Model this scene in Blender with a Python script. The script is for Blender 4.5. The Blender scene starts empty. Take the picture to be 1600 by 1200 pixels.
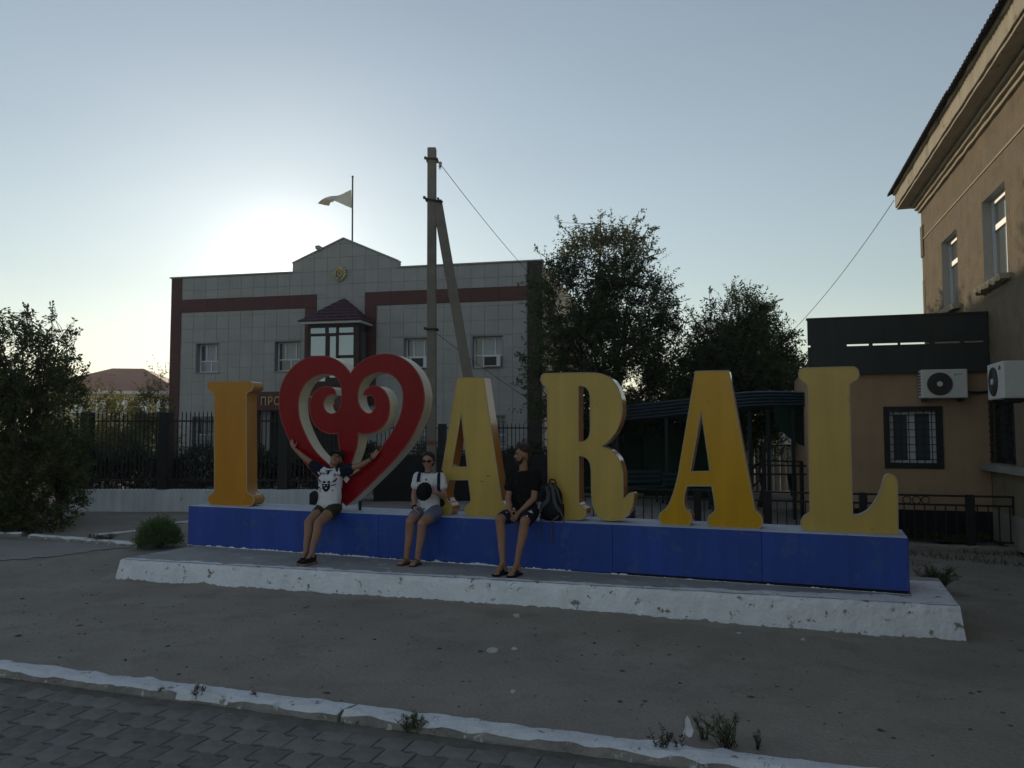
import bpy, bmesh, math, random
import numpy as np
from mathutils import Vector, Matrix, noise
from mathutils.geometry import tessellate_polygon

# ------------------------------------------------------------------ camera, sky, sun
SC = bpy.context.scene
COL = SC.collection
CAM_H, PITCH, FPX = 1.94, math.radians(3.5), 1225.0
cam_d = bpy.data.cameras.new('camera'); cam = bpy.data.objects.new('camera', cam_d); COL.objects.link(cam)
cam.location = (0, 0, CAM_H); cam.rotation_euler = (math.radians(90) + PITCH, 0, 0)
cam_d.sensor_width = 36; cam_d.lens = 36 * FPX / 1600; cam_d.clip_end = 3000; cam_d.clip_start = 0.05
SC.camera = cam
SUN_EL, SUN_AZ = math.radians(11.0), math.radians(-16.2)      # azimuth from +Y, positive to +X
SUN_DIR = Vector((math.sin(SUN_AZ) * math.cos(SUN_EL), math.cos(SUN_AZ) * math.cos(SUN_EL), math.sin(SUN_EL)))
world = bpy.data.worlds.new('World'); SC.world = world; world.use_nodes = True
wn, wl = world.node_tree.nodes, world.node_tree.links
wn.clear()
w_out = wn.new('ShaderNodeOutputWorld'); w_bg = wn.new('ShaderNodeBackground'); w_sky = wn.new('ShaderNodeTexSky')
w_sky.sky_type = 'NISHITA'; w_sky.sun_disc = False
w_sky.sun_elevation = SUN_EL; w_sky.sun_rotation = SUN_AZ
w_sky.air_density = 1.3; w_sky.dust_density = 0.06; w_sky.ozone_density = 2.0; w_sky.altitude = 60
w_bg.inputs['Strength'].default_value = 0.105
# hazy air round the sun: a wide pale aureole, a function of the angle to the sun only
w_tc = wn.new('ShaderNodeTexCoord')
w_dot = wn.new('ShaderNodeVectorMath'); w_dot.operation = 'DOT_PRODUCT'; w_dot.inputs[1].default_value = SUN_DIR
w_nrm = wn.new('ShaderNodeVectorMath'); w_nrm.operation = 'NORMALIZE'
wl.new(w_tc.outputs['Generated'], w_nrm.inputs[0]); wl.new(w_nrm.outputs['Vector'], w_dot.inputs[0])
w_max = wn.new('ShaderNodeMath'); w_max.operation = 'MAXIMUM'; w_max.inputs[1].default_value = 0.0
wl.new(w_dot.outputs['Value'], w_max.inputs[0])
def glow(power, amount):
    p = wn.new('ShaderNodeMath'); p.operation = 'POWER'; p.inputs[1].default_value = power
    wl.new(w_max.outputs[0], p.inputs[0])
    m = wn.new('ShaderNodeMath'); m.operation = 'MULTIPLY'; m.inputs[1].default_value = amount
    wl.new(p.outputs[0], m.inputs[0]); return m
g1, g2 = glow(480, 4.5), glow(60, 1.9)
w_sum = wn.new('ShaderNodeMath'); w_sum.operation = 'ADD'; wl.new(g1.outputs[0], w_sum.inputs[0]); wl.new(g2.outputs[0], w_sum.inputs[1])
w_gc = wn.new('ShaderNodeVectorMath'); w_gc.operation = 'SCALE'; w_gc.inputs[0].default_value = (1.0, 0.97, 0.88)
wl.new(w_sum.outputs[0], w_gc.inputs['Scale'])
w_hsv = wn.new('ShaderNodeHueSaturation'); w_hsv.inputs['Saturation'].default_value = 0.62
wl.new(w_sky.outputs['Color'], w_hsv.inputs['Color'])
w_add = wn.new('ShaderNodeVectorMath'); w_add.operation = 'ADD'
wl.new(w_hsv.outputs['Color'], w_add.inputs[0]); wl.new(w_gc.outputs['Vector'], w_add.inputs[1])
w_map = wn.new('ShaderNodeMapping'); w_map.inputs['Scale'].default_value = (2.2, 2.2, 9.0); wl.new(w_nrm.outputs['Vector'], w_map.inputs['Vector'])
w_nz = wn.new('ShaderNodeTexNoise'); w_nz.inputs['Scale'].default_value = 1.6; w_nz.inputs['Detail'].default_value = 5; wl.new(w_map.outputs['Vector'], w_nz.inputs['Vector'])
w_mr = wn.new('ShaderNodeMapRange'); w_mr.inputs['From Min'].default_value = 0.3; w_mr.inputs['From Max'].default_value = 0.7; w_mr.inputs['To Min'].default_value = 0.988; w_mr.inputs['To Max'].default_value = 1.015
wl.new(w_nz.outputs['Fac'], w_mr.inputs['Value'])
w_hz = wn.new('ShaderNodeVectorMath'); w_hz.operation = 'SCALE'; wl.new(w_add.outputs['Vector'], w_hz.inputs[0]); wl.new(w_mr.outputs['Result'], w_hz.inputs['Scale'])
wl.new(w_hz.outputs['Vector'], w_bg.inputs['Color']); wl.new(w_bg.outputs['Background'], w_out.inputs['Surface'])
sun_d = bpy.data.lights.new('sun', 'SUN'); sun = bpy.data.objects.new('sun', sun_d); COL.objects.link(sun)
sun_d.energy = 2.0; sun_d.angle = math.radians(0.5); sun_d.color = (1.0, 0.80, 0.55)
sun.rotation_euler = (-SUN_DIR).to_track_quat('-Z', 'Y').to_euler()
SC.view_settings.view_transform = 'Standard'; SC.view_settings.look = 'None'
SC.view_settings.gamma = 1.0; SC.view_settings.use_curve_mapping = False
SC.view_settings.exposure = 0.26
SC.cycles.max_bounces = 8; SC.cycles.transparent_max_bounces = 12
try:
    SC.cycles.use_denoising = True
except Exception:
    pass

# ------------------------------------------------------------------ helpers
R = random.Random(7)
def ray(px, py):
    x, y = (px - 800) / FPX, -(py - 600) / FPX
    f, u = Vector((0, math.cos(PITCH), math.sin(PITCH))), Vector((0, -math.sin(PITCH), math.cos(PITCH)))
    return f + Vector((x, 0, 0)) + u * y
C0 = Vector((0, 0, CAM_H))
def on_z(px, py, z):
    d = ray(px, py); return C0 + d * ((z - CAM_H) / d.z)
def at_y(px, py, Y):
    d = ray(px, py); return C0 + d * (Y / d.y)
def on_plane(px, py, p0, n):
    d = ray(px, py); return C0 + d * ((p0 - C0).dot(n) / d.dot(n))

def empty(name, loc=(0, 0, 0), rz=0.0):
    o = bpy.data.objects.new(name, None); COL.objects.link(o)
    o.location = loc; o.rotation_euler = (0, 0, rz); o.empty_display_size = 0.2
    return o
def tag(o, label=None, cat=None, group=None, kind=None):
    if label: o['label'] = label
    if cat: o['category'] = cat
    if group: o['group'] = group
    if kind: o['kind'] = kind
    return o
def thing(name, label, cat, loc=(0, 0, 0), rz=0.0, group=None):
    return tag(empty(name, loc, rz), label, cat, group)
def link(name, me, mat=None, parent=None, loc=None, rz=None):
    o = bpy.data.objects.new(name, me); COL.objects.link(o)
    if mat is not None and not me.materials:
        for m in (mat if isinstance(mat, (list, tuple)) else [mat]): me.materials.append(m)
    if parent is not None: o.parent = parent
    if loc is not None: o.location = loc
    if rz is not None: o.rotation_euler = (0, 0, rz)
    return o
class MB:
    """collects simple solids into one mesh"""
    def __init__(s): s.v = []; s.f = []; s.m = []
    def add(s, vs, fs, mi=0):
        b = len(s.v); s.v += [tuple(v) for v in vs]; s.f += [tuple(i + b for i in f) for f in fs]; s.m += [mi] * len(fs); return s
    def box(s, x0, x1, y0, y1, z0, z1, mi=0):
        return s.add([(x0,y0,z0),(x1,y0,z0),(x1,y1,z0),(x0,y1,z0),(x0,y0,z1),(x1,y0,z1),(x1,y1,z1),(x0,y1,z1)],
                     [(3,2,1,0),(4,5,6,7),(0,1,5,4),(1,2,6,5),(2,3,7,6),(3,0,4,7)], mi)
    def bar(s, a, b, w, d=None, mi=0, up=(0, 0, 1)):
        a, b = Vector(a), Vector(b); d = d or w; t = (b - a).normalized(); up = Vector(up)
        if abs(t.dot(up)) > 0.98: up = Vector((0, 1, 0)) if abs(t.y) < 0.9 else Vector((1, 0, 0))
        x = t.cross(up).normalized(); y = x.cross(t)
        q = [p + x * (sx * w / 2) + y * (sy * d / 2) for p in (a, b) for sx, sy in ((-1,-1),(1,-1),(1,1),(-1,1))]
        return s.add(q, [(3,2,1,0),(4,5,6,7),(0,1,5,4),(1,2,6,5),(2,3,7,6),(3,0,4,7)], mi)
    def tube(s, pts, r, n=6, mi=0, cap=True):
        pts = [Vector(p) for p in pts]; rr = r if isinstance(r, (list, tuple)) else [r] * len(pts)
        vs, fs = [], []; ref = None
        for i, p in enumerate(pts):
            t = (pts[min(i + 1, len(pts) - 1)] - pts[max(i - 1, 0)])
            t = t.normalized() if t.length > 1e-9 else Vector((0, 0, 1))
            if ref is None: ref = Vector((1, 0, 0)) if abs(t.x) < 0.8 else Vector((0, 1, 0))
            x = (ref - t * ref.dot(t)).normalized(); y = t.cross(x); ref = x
            for k in range(n):
                a = 2 * math.pi * k / n; vs.append(p + (x * math.cos(a) + y * math.sin(a)) * rr[i])
        for i in range(len(pts) - 1):
            for k in range(n):
                k2 = (k + 1) % n; fs.append((i*n+k, i*n+k2, (i+1)*n+k2, (i+1)*n+k))
        if cap: fs.append(tuple(reversed(range(n)))); fs.append(tuple((len(pts)-1)*n + k for k in range(n)))
        return s.add(vs, fs, mi)
    def prism(s, poly, d0, d1, fn, mi=0):
        """poly of (a,b), swept from d0 to d1; fn(a,b,d)->xyz"""
        n = len(poly)
        vs = [fn(a, b, d0) for a, b in poly] + [fn(a, b, d1) for a, b in poly]
        fs = [tuple(range(n)), tuple(reversed(range(n, 2*n)))] + [(i, i + n, (i+1) % n + n, (i+1) % n) for i in range(n)]
        return s.add(vs, fs, mi)
    def lathe(s, prof, n=12, c=(0,0,0), mi=0):
        vs, fs = [], []; m = len(prof)
        for k in range(n):
            a = 2*math.pi*k/n
            for r, z in prof: vs.append((c[0]+r*math.cos(a), c[1]+r*math.sin(a), c[2]+z))
        for k in range(n):
            k2 = (k+1) % n
            for j in range(m-1): fs.append((k*m+j, k2*m+j, k2*m+j+1, k*m+j+1))
        return s.add(vs, fs, mi)
    def mesh(s, name='mesh', smooth=False, fix=True):
        me = bpy.data.meshes.new(name); me.from_pydata(s.v, [], s.f)
        if any(s.m): me.polygons.foreach_set('material_index', s.m)
        if fix:
            bm = bmesh.new(); bm.from_mesh(me); bmesh.ops.recalc_face_normals(bm, faces=bm.faces); bm.to_mesh(me); bm.free()
        if smooth: me.polygons.foreach_set('use_smooth', [True] * len(me.polygons))
        me.update(); return me
    def build(s, name, mat=None, parent=None, smooth=False, loc=None, rz=None, bevel=0.0, fix=True):
        o = link(name, s.mesh(name, smooth, fix), mat, parent, loc, rz)
        if bevel:
            md = o.modifiers.new('bevel', 'BEVEL'); md.width = bevel; md.segments = 2; md.limit_method = 'ANGLE'
        return o
def np_mesh(name, verts, faces, mat, parent=None, smooth=False):
    """verts (n,3), faces (m,k) numpy"""
    me = bpy.data.meshes.new(name); k = faces.shape[1]
    me.vertices.add(len(verts)); me.vertices.foreach_set('co', np.asarray(verts, dtype=np.float32).ravel())
    me.loops.add(faces.size); me.loops.foreach_set('vertex_index', faces.astype(np.int32).ravel())
    me.polygons.add(len(faces)); me.polygons.foreach_set('loop_start', np.arange(0, faces.size, k, dtype=np.int32))
    if smooth: me.polygons.foreach_set('use_smooth', np.ones(len(faces), dtype=bool))
    me.update(calc_edges=True); me.validate()
    return link(name, me, mat, parent)

# ------------------------------------------------------------------ materials
def pmat(name, col, rough=0.75, var=0.12, scale=6.0, bump=0.15, bscale=60.0, spec=0.3, metal=0.0, coat=0.0, per_obj=0.0, col2=None, thresh=None, fine=0.05, streak=0.0, c2scale=2.3, soft=0.03):
    """procedural surface: base colour with broad and fine noise, fine relief; col2+thresh adds worn patches"""
    m = bpy.data.materials.new(name); m.use_nodes = True
    n, l = m.node_tree.nodes, m.node_tree.links
    b = n['Principled BSDF']
    b.inputs['Roughness'].default_value = rough; b.inputs['Metallic'].default_value = metal
    b.inputs['Specular IOR Level'].default_value = spec
    if coat: b.inputs['Coat Weight'].default_value = coat; b.inputs['Coat Roughness'].default_value = 0.08
    tc = n.new('ShaderNodeTexCoord')
    nz = n.new('ShaderNodeTexNoise'); nz.inputs['Scale'].default_value = scale; nz.inputs['Detail'].default_value = 6; nz.inputs['Roughness'].default_value = 0.62
    l.new(tc.outputs['Object'], nz.inputs['Vector'])
    rp = n.new('ShaderNodeMapRange'); rp.inputs['From Min'].default_value = 0.28; rp.inputs['From Max'].default_value = 0.72
    rp.inputs['To Min'].default_value = 1 - var; rp.inputs['To Max'].default_value = 1 + var
    l.new(nz.outputs['Fac'], rp.inputs['Value'])
    src = rp.outputs['Result']
    if per_obj:
        oi = n.new('ShaderNodeObjectInfo'); mr = n.new('ShaderNodeMapRange')
        mr.inputs['To Min'].default_value = 1 - per_obj; mr.inputs['To Max'].default_value = 1 + per_obj
        l.new(oi.outputs['Random'], mr.inputs['Value'])
        mm = n.new('ShaderNodeMath'); mm.operation = 'MULTIPLY'; l.new(src, mm.inputs[0]); l.new(mr.outputs['Result'], mm.inputs[1]); src = mm.outputs[0]
    def mul(src, vec, sc, amt, det=4):
        q = n.new('ShaderNodeTexNoise'); q.inputs['Scale'].default_value = sc; q.inputs['Detail'].default_value = det
        l.new(vec, q.inputs['Vector']); r_ = n.new('ShaderNodeMapRange'); r_.inputs['From Min'].default_value = .3; r_.inputs['From Max'].default_value = .7
        r_.inputs['To Min'].default_value = 1 - amt; r_.inputs['To Max'].default_value = 1 + amt; l.new(q.outputs['Fac'], r_.inputs['Value'])
        m_ = n.new('ShaderNodeMath'); m_.operation = 'MULTIPLY'; l.new(src, m_.inputs[0]); l.new(r_.outputs['Result'], m_.inputs[1]); return m_.outputs[0]
    if fine: src = mul(src, tc.outputs['Object'], 55.0, fine)
    if streak:
        mp = n.new('ShaderNodeMapping'); mp.inputs['Scale'].default_value = (7.0, 7.0, 0.5); l.new(tc.outputs['Object'], mp.inputs['Vector'])
        src = mul(src, mp.outputs['Vector'], 1.0, streak, 8)
    vm = n.new('ShaderNodeVectorMath'); vm.operation = 'SCALE'; vm.inputs[0].default_value = col[:3]
    l.new(src, vm.inputs['Scale']); out = vm.outputs['Vector']
    if col2 is not None:
        n2 = n.new('ShaderNodeTexNoise'); n2.inputs['Scale'].default_value = scale * c2scale; n2.inputs['Detail'].default_value = 9; n2.inputs['Roughness'].default_value = 0.7
        l.new(tc.outputs['Object'], n2.inputs['Vector'])
        cr = n.new('ShaderNodeMapRange'); t = thresh or 0.62
        cr.inputs['From Min'].default_value = t; cr.inputs['From Max'].default_value = t + soft
        l.new(n2.outputs['Fac'], cr.inputs['Value'])
        mx = n.new('ShaderNodeMix'); mx.data_type = 'RGBA'; mx.inputs['B'].default_value = (*col2[:3], 1)
        l.new(cr.outputs['Result'], mx.inputs['Factor']); l.new(out, mx.inputs['A']); out = mx.outputs['Result']
    l.new(out, b.inputs['Base Color'])
    if bump:
        nb = n.new('ShaderNodeTexNoise'); nb.inputs['Scale'].default_value = bscale; nb.inputs['Detail'].default_value = 5
        l.new(tc.outputs['Object'], nb.inputs['Vector'])
        bp = n.new('ShaderNodeBump'); bp.inputs['Strength'].default_value = bump; bp.inputs['Distance'].default_value = 0.02
        l.new(nb.outputs['Fac'], bp.inputs['Height']); l.new(bp.outputs['Normal'], b.inputs['Normal'])
    return m
def glass_mat(name, col, rough=0.05):
    m = pmat(name, col, rough=rough, var=0.05, bump=0.0, spec=0.9); return m
def leaf_mat(name, col, var=0.35, trans=0.5):
    m = bpy.data.materials.new(name); m.use_nodes = True
    n, l = m.node_tree.nodes, m.node_tree.links; b = n['Principled BSDF']; out = n['Material Output']
    g = n.new('ShaderNodeNewGeometry'); mr = n.new('ShaderNodeMapRange')
    mr.inputs['To Min'].default_value = 1 - var; mr.inputs['To Max'].default_value = 1 + var
    l.new(g.outputs['Random Per Island'], mr.inputs['Value'])
    vm = n.new('ShaderNodeVectorMath'); vm.operation = 'SCALE'; vm.inputs[0].default_value = col
    l.new(mr.outputs['Result'], vm.inputs['Scale']); l.new(vm.outputs['Vector'], b.inputs['Base Color'])
    b.inputs['Roughness'].default_value = 0.55; b.inputs['Specular IOR Level'].default_value = 0.35
    tr = n.new('ShaderNodeBsdfTranslucent'); v2 = n.new('ShaderNodeVectorMath'); v2.operation = 'SCALE'; v2.inputs[0].default_value = (col[0]*1.25, col[1]*1.2, col[2]*0.6)
    l.new(mr.outputs['Result'], v2.inputs['Scale']); l.new(v2.outputs['Vector'], tr.inputs['Color'])
    mx = n.new('ShaderNodeMixShader'); mx.inputs['Fac'].default_value = trans
    l.new(b.outputs['BSDF'], mx.inputs[1]); l.new(tr.outputs['BSDF'], mx.inputs[2]); l.new(mx.outputs['Shader'], out.inputs['Surface'])
    return m
M = {}
M['dirt'] = pmat('packed_dirt', (0.285, 0.264, 0.230), 0.95, 0.15, 0.8, 0.7, 24, 0.1, col2=(0.235, 0.216, 0.187), thresh=0.50, fine=.13, soft=.16)
M['pave_bed'] = pmat('sandy_joints', (0.145, 0.14, 0.13), 0.95, 0.25, 9, 0.5, 60, 0.1)
M['paver'] = pmat('grey_paver', (0.195, 0.19, 0.182), 0.9, 0.25, 5, 0.45, 90, 0.15, per_obj=0.16, col2=(0.225, 0.215, 0.198), thresh=0.56, soft=.08)
M['whitewash'] = pmat('worn_whitewash', (0.74, 0.77, 0.83), 0.9, 0.10, 3.4, 0.8, 22, 0.15, col2=(0.24, 0.22, 0.19), thresh=0.594, streak=.05)
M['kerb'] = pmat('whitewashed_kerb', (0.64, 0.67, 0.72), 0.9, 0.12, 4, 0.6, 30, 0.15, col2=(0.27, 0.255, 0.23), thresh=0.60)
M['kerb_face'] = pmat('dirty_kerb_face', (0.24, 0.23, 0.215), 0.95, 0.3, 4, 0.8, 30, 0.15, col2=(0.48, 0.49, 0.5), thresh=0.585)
M['concrete'] = pmat('grey_concrete', (0.33, 0.32, 0.30), 0.9, 0.18, 3, 0.35, 40, 0.2)
M['slab_top'] = pmat('dusty_concrete', (0.33, 0.335, 0.33), 0.92, 0.2, 1.6, 0.4, 30, 0.15, col2=(0.56, 0.57, 0.57), thresh=0.60)
M['black_metal'] = pmat('black_painted_metal', (0.018, 0.018, 0.02), 0.55, 0.2, 5, 0.1, 50, 0.3)
M['grey_clad'] = pmat('grey_cladding', (0.325, 0.326, 0.322), 0.6, 0.10, 1.1, 0.08, 40, 0.35, per_obj=0.045, streak=.035)
M['joint'] = pmat('grey_joint', (0.255, 0.255, 0.25), 0.9, 0.1, 3, 0.0)
M['maroon'] = pmat('maroon_cladding', (0.085, 0.028, 0.026), 0.55, 0.12, 2, 0.05, 40, 0.35, per_obj=0.06)
M['cream_wall'] = pmat('cream_plaster', (0.50, 0.42, 0.30), 0.9, 0.1, 2, 0.3, 30, 0.15)
M['white_pvc'] = pmat('white_window_frame', (0.60, 0.63, 0.66), 0.45, 0.04, 4, 0.0, spec=0.4)
M['glass'] = glass_mat('window_glass', (0.06, 0.075, 0.09))
M['curtain'] = pmat('pale_curtain_behind_glass', (0.25, 0.28, 0.32), 0.35, 0.14, 5, 0.0, spec=0.5, coat=0.5)
M['mirror_glass'] = pmat('reflective_glass', (0.30, 0.36, 0.42), 0.06, 0.05, 1, 0.0, spec=1.0, metal=0.55)
M['purple_roof'] = pmat('dark_purple_metal_tile', (0.075, 0.035, 0.055), 0.45, 0.15, 4, 0.05, 40, 0.4)
M['gold'] = pmat('gilded_metal', (0.40, 0.33, 0.18), 0.4, 0.15, 20, 0.1, 80, 0.5, metal=0.6)
M['flagcloth'] = leaf_mat('pale_flag_cloth', (0.36, 0.41, 0.48), 0.02, 0.16)
M['pole_concrete'] = pmat('weathered_pole_concrete', (0.205, 0.185, 0.16), 0.92, 0.16, 5, 0.4, 45, 0.15)
M['bark'] = pmat('dark_bark', (0.06, 0.045, 0.035), 0.95, 0.3, 12, 0.6, 60, 0.1)
M['leaf'] = leaf_mat('elm_leaf', (0.062, 0.088, 0.036), trans=0.5)
M['leaf_dark'] = leaf_mat('dense_leaf', (0.075, 0.098, 0.032), trans=0.5)
M['leaf_olive'] = leaf_mat('olive_leaf', (0.10, 0.105, 0.03))
M['leaf_bush'] = leaf_mat('feathery_bush_leaf', (0.095, 0.155, 0.058), trans=0.4)
M['weed'] = leaf_mat('dry_weed', (0.10, 0.105, 0.06), trans=0.3)
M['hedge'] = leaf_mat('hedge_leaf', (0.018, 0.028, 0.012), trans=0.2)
M['tan_plaster'] = pmat('tan_roughcast', (0.218, 0.178, 0.122), 0.95, 0.22, 2.4, 1.0, 16, 0.1, streak=.05, col2=(0.205, 0.175, 0.135), thresh=.54, c2scale=.5, fine=.14)
M['tan_shade'] = M['tan_plaster']
M['peach'] = pmat('peach_plaster', (0.40, 0.28, 0.18), 0.92, 0.12, 1.2, 0.5, 40, 0.12, streak=.04, fine=.10)
M['grey_plaster'] = pmat('grey_plaster', (0.25, 0.23, 0.20), 0.95, 0.2, 2, 0.5, 30, 0.1)
M['cornice'] = pmat('pale_cornice', (0.43, 0.385, 0.295), 0.9, 0.16, 2.2, 0.5, 30, 0.15, col2=(0.28, 0.24, 0.17), thresh=.60, c2scale=1.2)
M['slate_roof'] = pmat('dark_corrugated_roof', (0.018, 0.017, 0.016), 0.9, 0.2, 6, 0.2, 40, 0.2)
M['fascia'] = pmat('black_green_fascia', (0.030, 0.034, 0.034), 0.5, 0.15, 1.5, 0.05, 40, 0.35, streak=.15)
M['ac_white'] = pmat('ac_casing', (0.62, 0.63, 0.63), 0.5, 0.05, 5, 0.0, spec=0.4)
M['dark_fan'] = pmat('dark_fan', (0.03, 0.03, 0.03), 0.5, 0.1, 10, 0.0)
M['canopy'] = pmat('blue_green_corrugated_sheet', (0.030, 0.050, 0.066), 0.55, 0.15, 3, 0.05, 30, 0.3)
M['dark_green'] = pmat('dark_green_cloth', (0.012, 0.035, 0.022), 0.8, 0.15, 4, 0.1, 40, 0.2)
M['white_wall'] = pmat('white_painted_wall', (0.58, 0.61, 0.66), 0.9, 0.12, 1.3, 0.35, 25, 0.15, col2=(0.36, 0.34, 0.31), thresh=0.62, streak=.1)
M['dark_wall'] = pmat('dark_base_wall', (0.022, 0.022, 0.022), 0.85, 0.2, 3, 0.2, 30, 0.15)
M['pale_sheet'] = pmat('pale_corrugated_fence', (0.34, 0.32, 0.27), 0.7, 0.12, 2, 0.0)
M['red_roof'] = pmat('dull_red_roof', (0.20, 0.075, 0.06), 0.7, 0.12, 1, 0.05)
M['yellow_wall'] = pmat('pale_yellow_wall', (0.46, 0.40, 0.22), 0.9, 0.08, 1, 0.05)
M['stone'] = pmat('pale_stone', (0.50, 0.49, 0.47), 0.9, 0.2, 15, 0.5, 60, 0.2)
M['clod'] = pmat('dark_clods', (0.11, 0.098, 0.085), 0.95, 0.3, 9, 0.4, 50, 0.1)
M['paper'] = pmat('white_paper', (0.72, 0.73, 0.75), 0.8, 0.04, 8, 0.1, 40, 0.2)
# ------------------------------------------------------------------ sign frame (u along the plinth, w to the back, z up)
STEP_H, PL_H, PL_D = 0.258, 0.58, 0.75
BL, BR = on_z(293.5, 851.5, STEP_H), on_z(1421.5, 929, STEP_H)
SU = (BR - BL); PL_L = SU.length; SU.normalize(); SW = Vector((-SU.y, SU.x, 0)); SRZ = math.atan2(SU.y, SU.x)
def spt(px, py, w=0.0):                     # pixel -> world point on the upright plane w behind the plinth front
    return on_plane(px, py, BL + SW * w, SW)
def s_loc(p):                               # world -> sign frame
    d = p - BL; return Vector((d.dot(SU), d.dot(SW), d.z + STEP_H))
def s_world(u, w, z):
    p = BL + SU * u + SW * w; return Vector((p.x, p.y, z))

# ------------------------------------------------------------------ kerb frame
K0, K1 = on_z(0, 1029.5, 0.03), on_z(1380, 1200, 0.03)
KU = (K1 - K0); KU.z = 0; KU.normalize(); KW = Vector((-KU.y, KU.x, 0)); KRZ = math.atan2(KU.y, KU.x)
def k_world(u, w, z):
    p = K0 + KU * u + KW * w; return Vector((p.x, p.y, z))
def k_side(x, y):
    return (Vector((x, y, 0)) - Vector((K0.x, K0.y, 0))).dot(KW)
PAVE_Z = -0.055

# ------------------------------------------------------------------ ground
def gz(x, y):
    sm = lambda t: 0 if t < 0 else 1 if t > 1 else t*t*(3-2*t)
    return -0.075 * sm((x + 1) / 5.5) * sm((y - 5.7) / 1.2) + 0.014 * noise.noise((x * 0.8, y * 0.8, 3.1)) + 0.008 * noise.noise((x * 3.1, y * 3.1, 7.7)) + 0.004 * noise.noise((x * 9, y * 9, 1.7))
def on_dirt(px, py):
    z = 0.0
    for _ in range(4): p = on_z(px, py, z); z = gz(p.x, p.y)
    return p
def build_ground():
    def axis(a, b, step, far):
        core = list(np.arange(a, b + 1e-6, step)); lo, hi, d = [], [], step
        x = a
        while x > -far: d *= 1.35; x -= d; lo.append(x)
        d = step; x = b
        while x < far: d *= 1.35; x += d; hi.append(x)
        return np.array(lo[::-1] + core + hi)
    xs, ys = axis(-14, 14, 0.11, 900), axis(2.5, 26, 0.11, 900)
    X, Y = np.meshgrid(xs, ys); Z = np.zeros_like(X)
    for j in range(len(ys)):
        for i in range(len(xs)):
            x, y = X[j, i], Y[j, i]
            if -15 < x < 15 and 0 < y < 28:
                z = gz(x, y)
            else: z = 0.0
            if k_side(x, y) < -0.09: z = -0.16
            Z[j, i] = z
    v = np.stack([X.ravel(), Y.ravel(), Z.ravel()], 1)
    nx, ny = len(xs), len(ys); a = (np.arange(ny - 1)[:, None] * nx + np.arange(nx - 1)[None, :]).ravel()
    f = np.stack([a, a + 1, a + nx + 1, a + nx], 1)
    o = np_mesh('ground', v, f, M['dirt'], smooth=True); tag(o, 'packed grey brown dirt round the sign', kind='structure')
build_ground()

# ------------------------------------------------------------------ paving in front of the kerb
def build_paving():
    bed = MB(); e = [k_world(-9, -0.15, PAVE_Z - 0.009), k_world(9, -0.15, PAVE_Z - 0.009), k_world(9, -9, PAVE_Z - 0.009), k_world(-9, -9, PAVE_Z - 0.009)]
    bed.add(e, [(0, 3, 2, 1)])
    b = bed.build('pavement', M['pave_bed'], fix=False); tag(b, 'grey interlocking block pavement in front of the kerb', kind='structure')
    du, dw, amp = 0.215, 0.205, 0.022
    def shape():
        g = 0.004; n = 4; top, bot = [], []
        for k in range(n + 1):
            t = k / n; u = -du/2 + g + t * (du - 2*g); z = amp * (1 if k in (1,) else -1 if k in (3,) else 0)
            top.append((u, dw/2 - g + z)); bot.append((u, -dw/2 + g + z))
        return bot + top[::-1]
    poly = shape(); protos = []
    for q in range(3):
        m = MB(); n = len(poly); inset = [(a * 0.975, b * 0.975) for a, b in poly]
        vs = [(a, b, -0.03) for a, b in poly] + [(a, b, -0.005) for a, b in poly] + [(a, b, 0.0) for a, b in inset]
        fs = [(i, (i+1) % n, (i+1) % n + n, i + n) for i in range(n)] + [(i + n, (i+1) % n + n, (i+1) % n + 2*n, i + 2*n) for i in range(n)]
        # top in two halves so the waist stays flat
        fs.append(tuple(range(2*n, 3*n)))
        m.add(vs, fs); me = m.mesh('paver'); me.materials.append(M['paver']); protos.append(me)
    cand = []
    for r in range(-1, 36):
        for c in range(-22, 40):
            u = c * du + (r % 2) * du * 0.5; w = -0.36 - r * dw
            p = k_world(u, w, PAVE_Z)
            d = (p - C0); zc = d.y * math.cos(PITCH) + d.z * math.sin(PITCH); yc = -d.y * math.sin(PITCH) + d.z * math.cos(PITCH)
            vis = zc > 0.5 and abs(d.x / zc * FPX) < 840 and -yc / zc * FPX < 640
            cand.append((not vis, d.length, p))
    cand.sort(key=lambda t: (t[0], t[1]))
    rest = MB()
    for i, (inv, dist, p) in enumerate(cand):
        j = Vector((R.uniform(-.003, .003), R.uniform(-.003, .003), R.uniform(-.003, .003)))
        if i < 290 and not inv:
            o = bpy.data.objects.new('paver', protos[i % 3]); COL.objects.link(o); o.parent = b
            o.location = p + j; o.rotation_euler = (R.uniform(-.022, .022), R.uniform(-.022, .022), KRZ + R.uniform(-.015, .015))
        elif dist < 6:
            ca, sa = math.cos(KRZ), math.sin(KRZ); q = p + j
            vv = [(q.x + a*ca - c*sa, q.y + a*sa + c*ca, q.z + z) for a, c, z in ((a, c, z) for z in (-.03, 0) for a, c in poly)]
            n = len(poly); rest.add(vv, [tuple(range(n, 2*n))] + [(k, (k+1) % n, (k+1) % n + n, k + n) for k in range(n)])
    if rest.v:
        o = rest.build('paver_field', M['paver'], b); o['kind'] = 'stuff'
build_paving()

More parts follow.
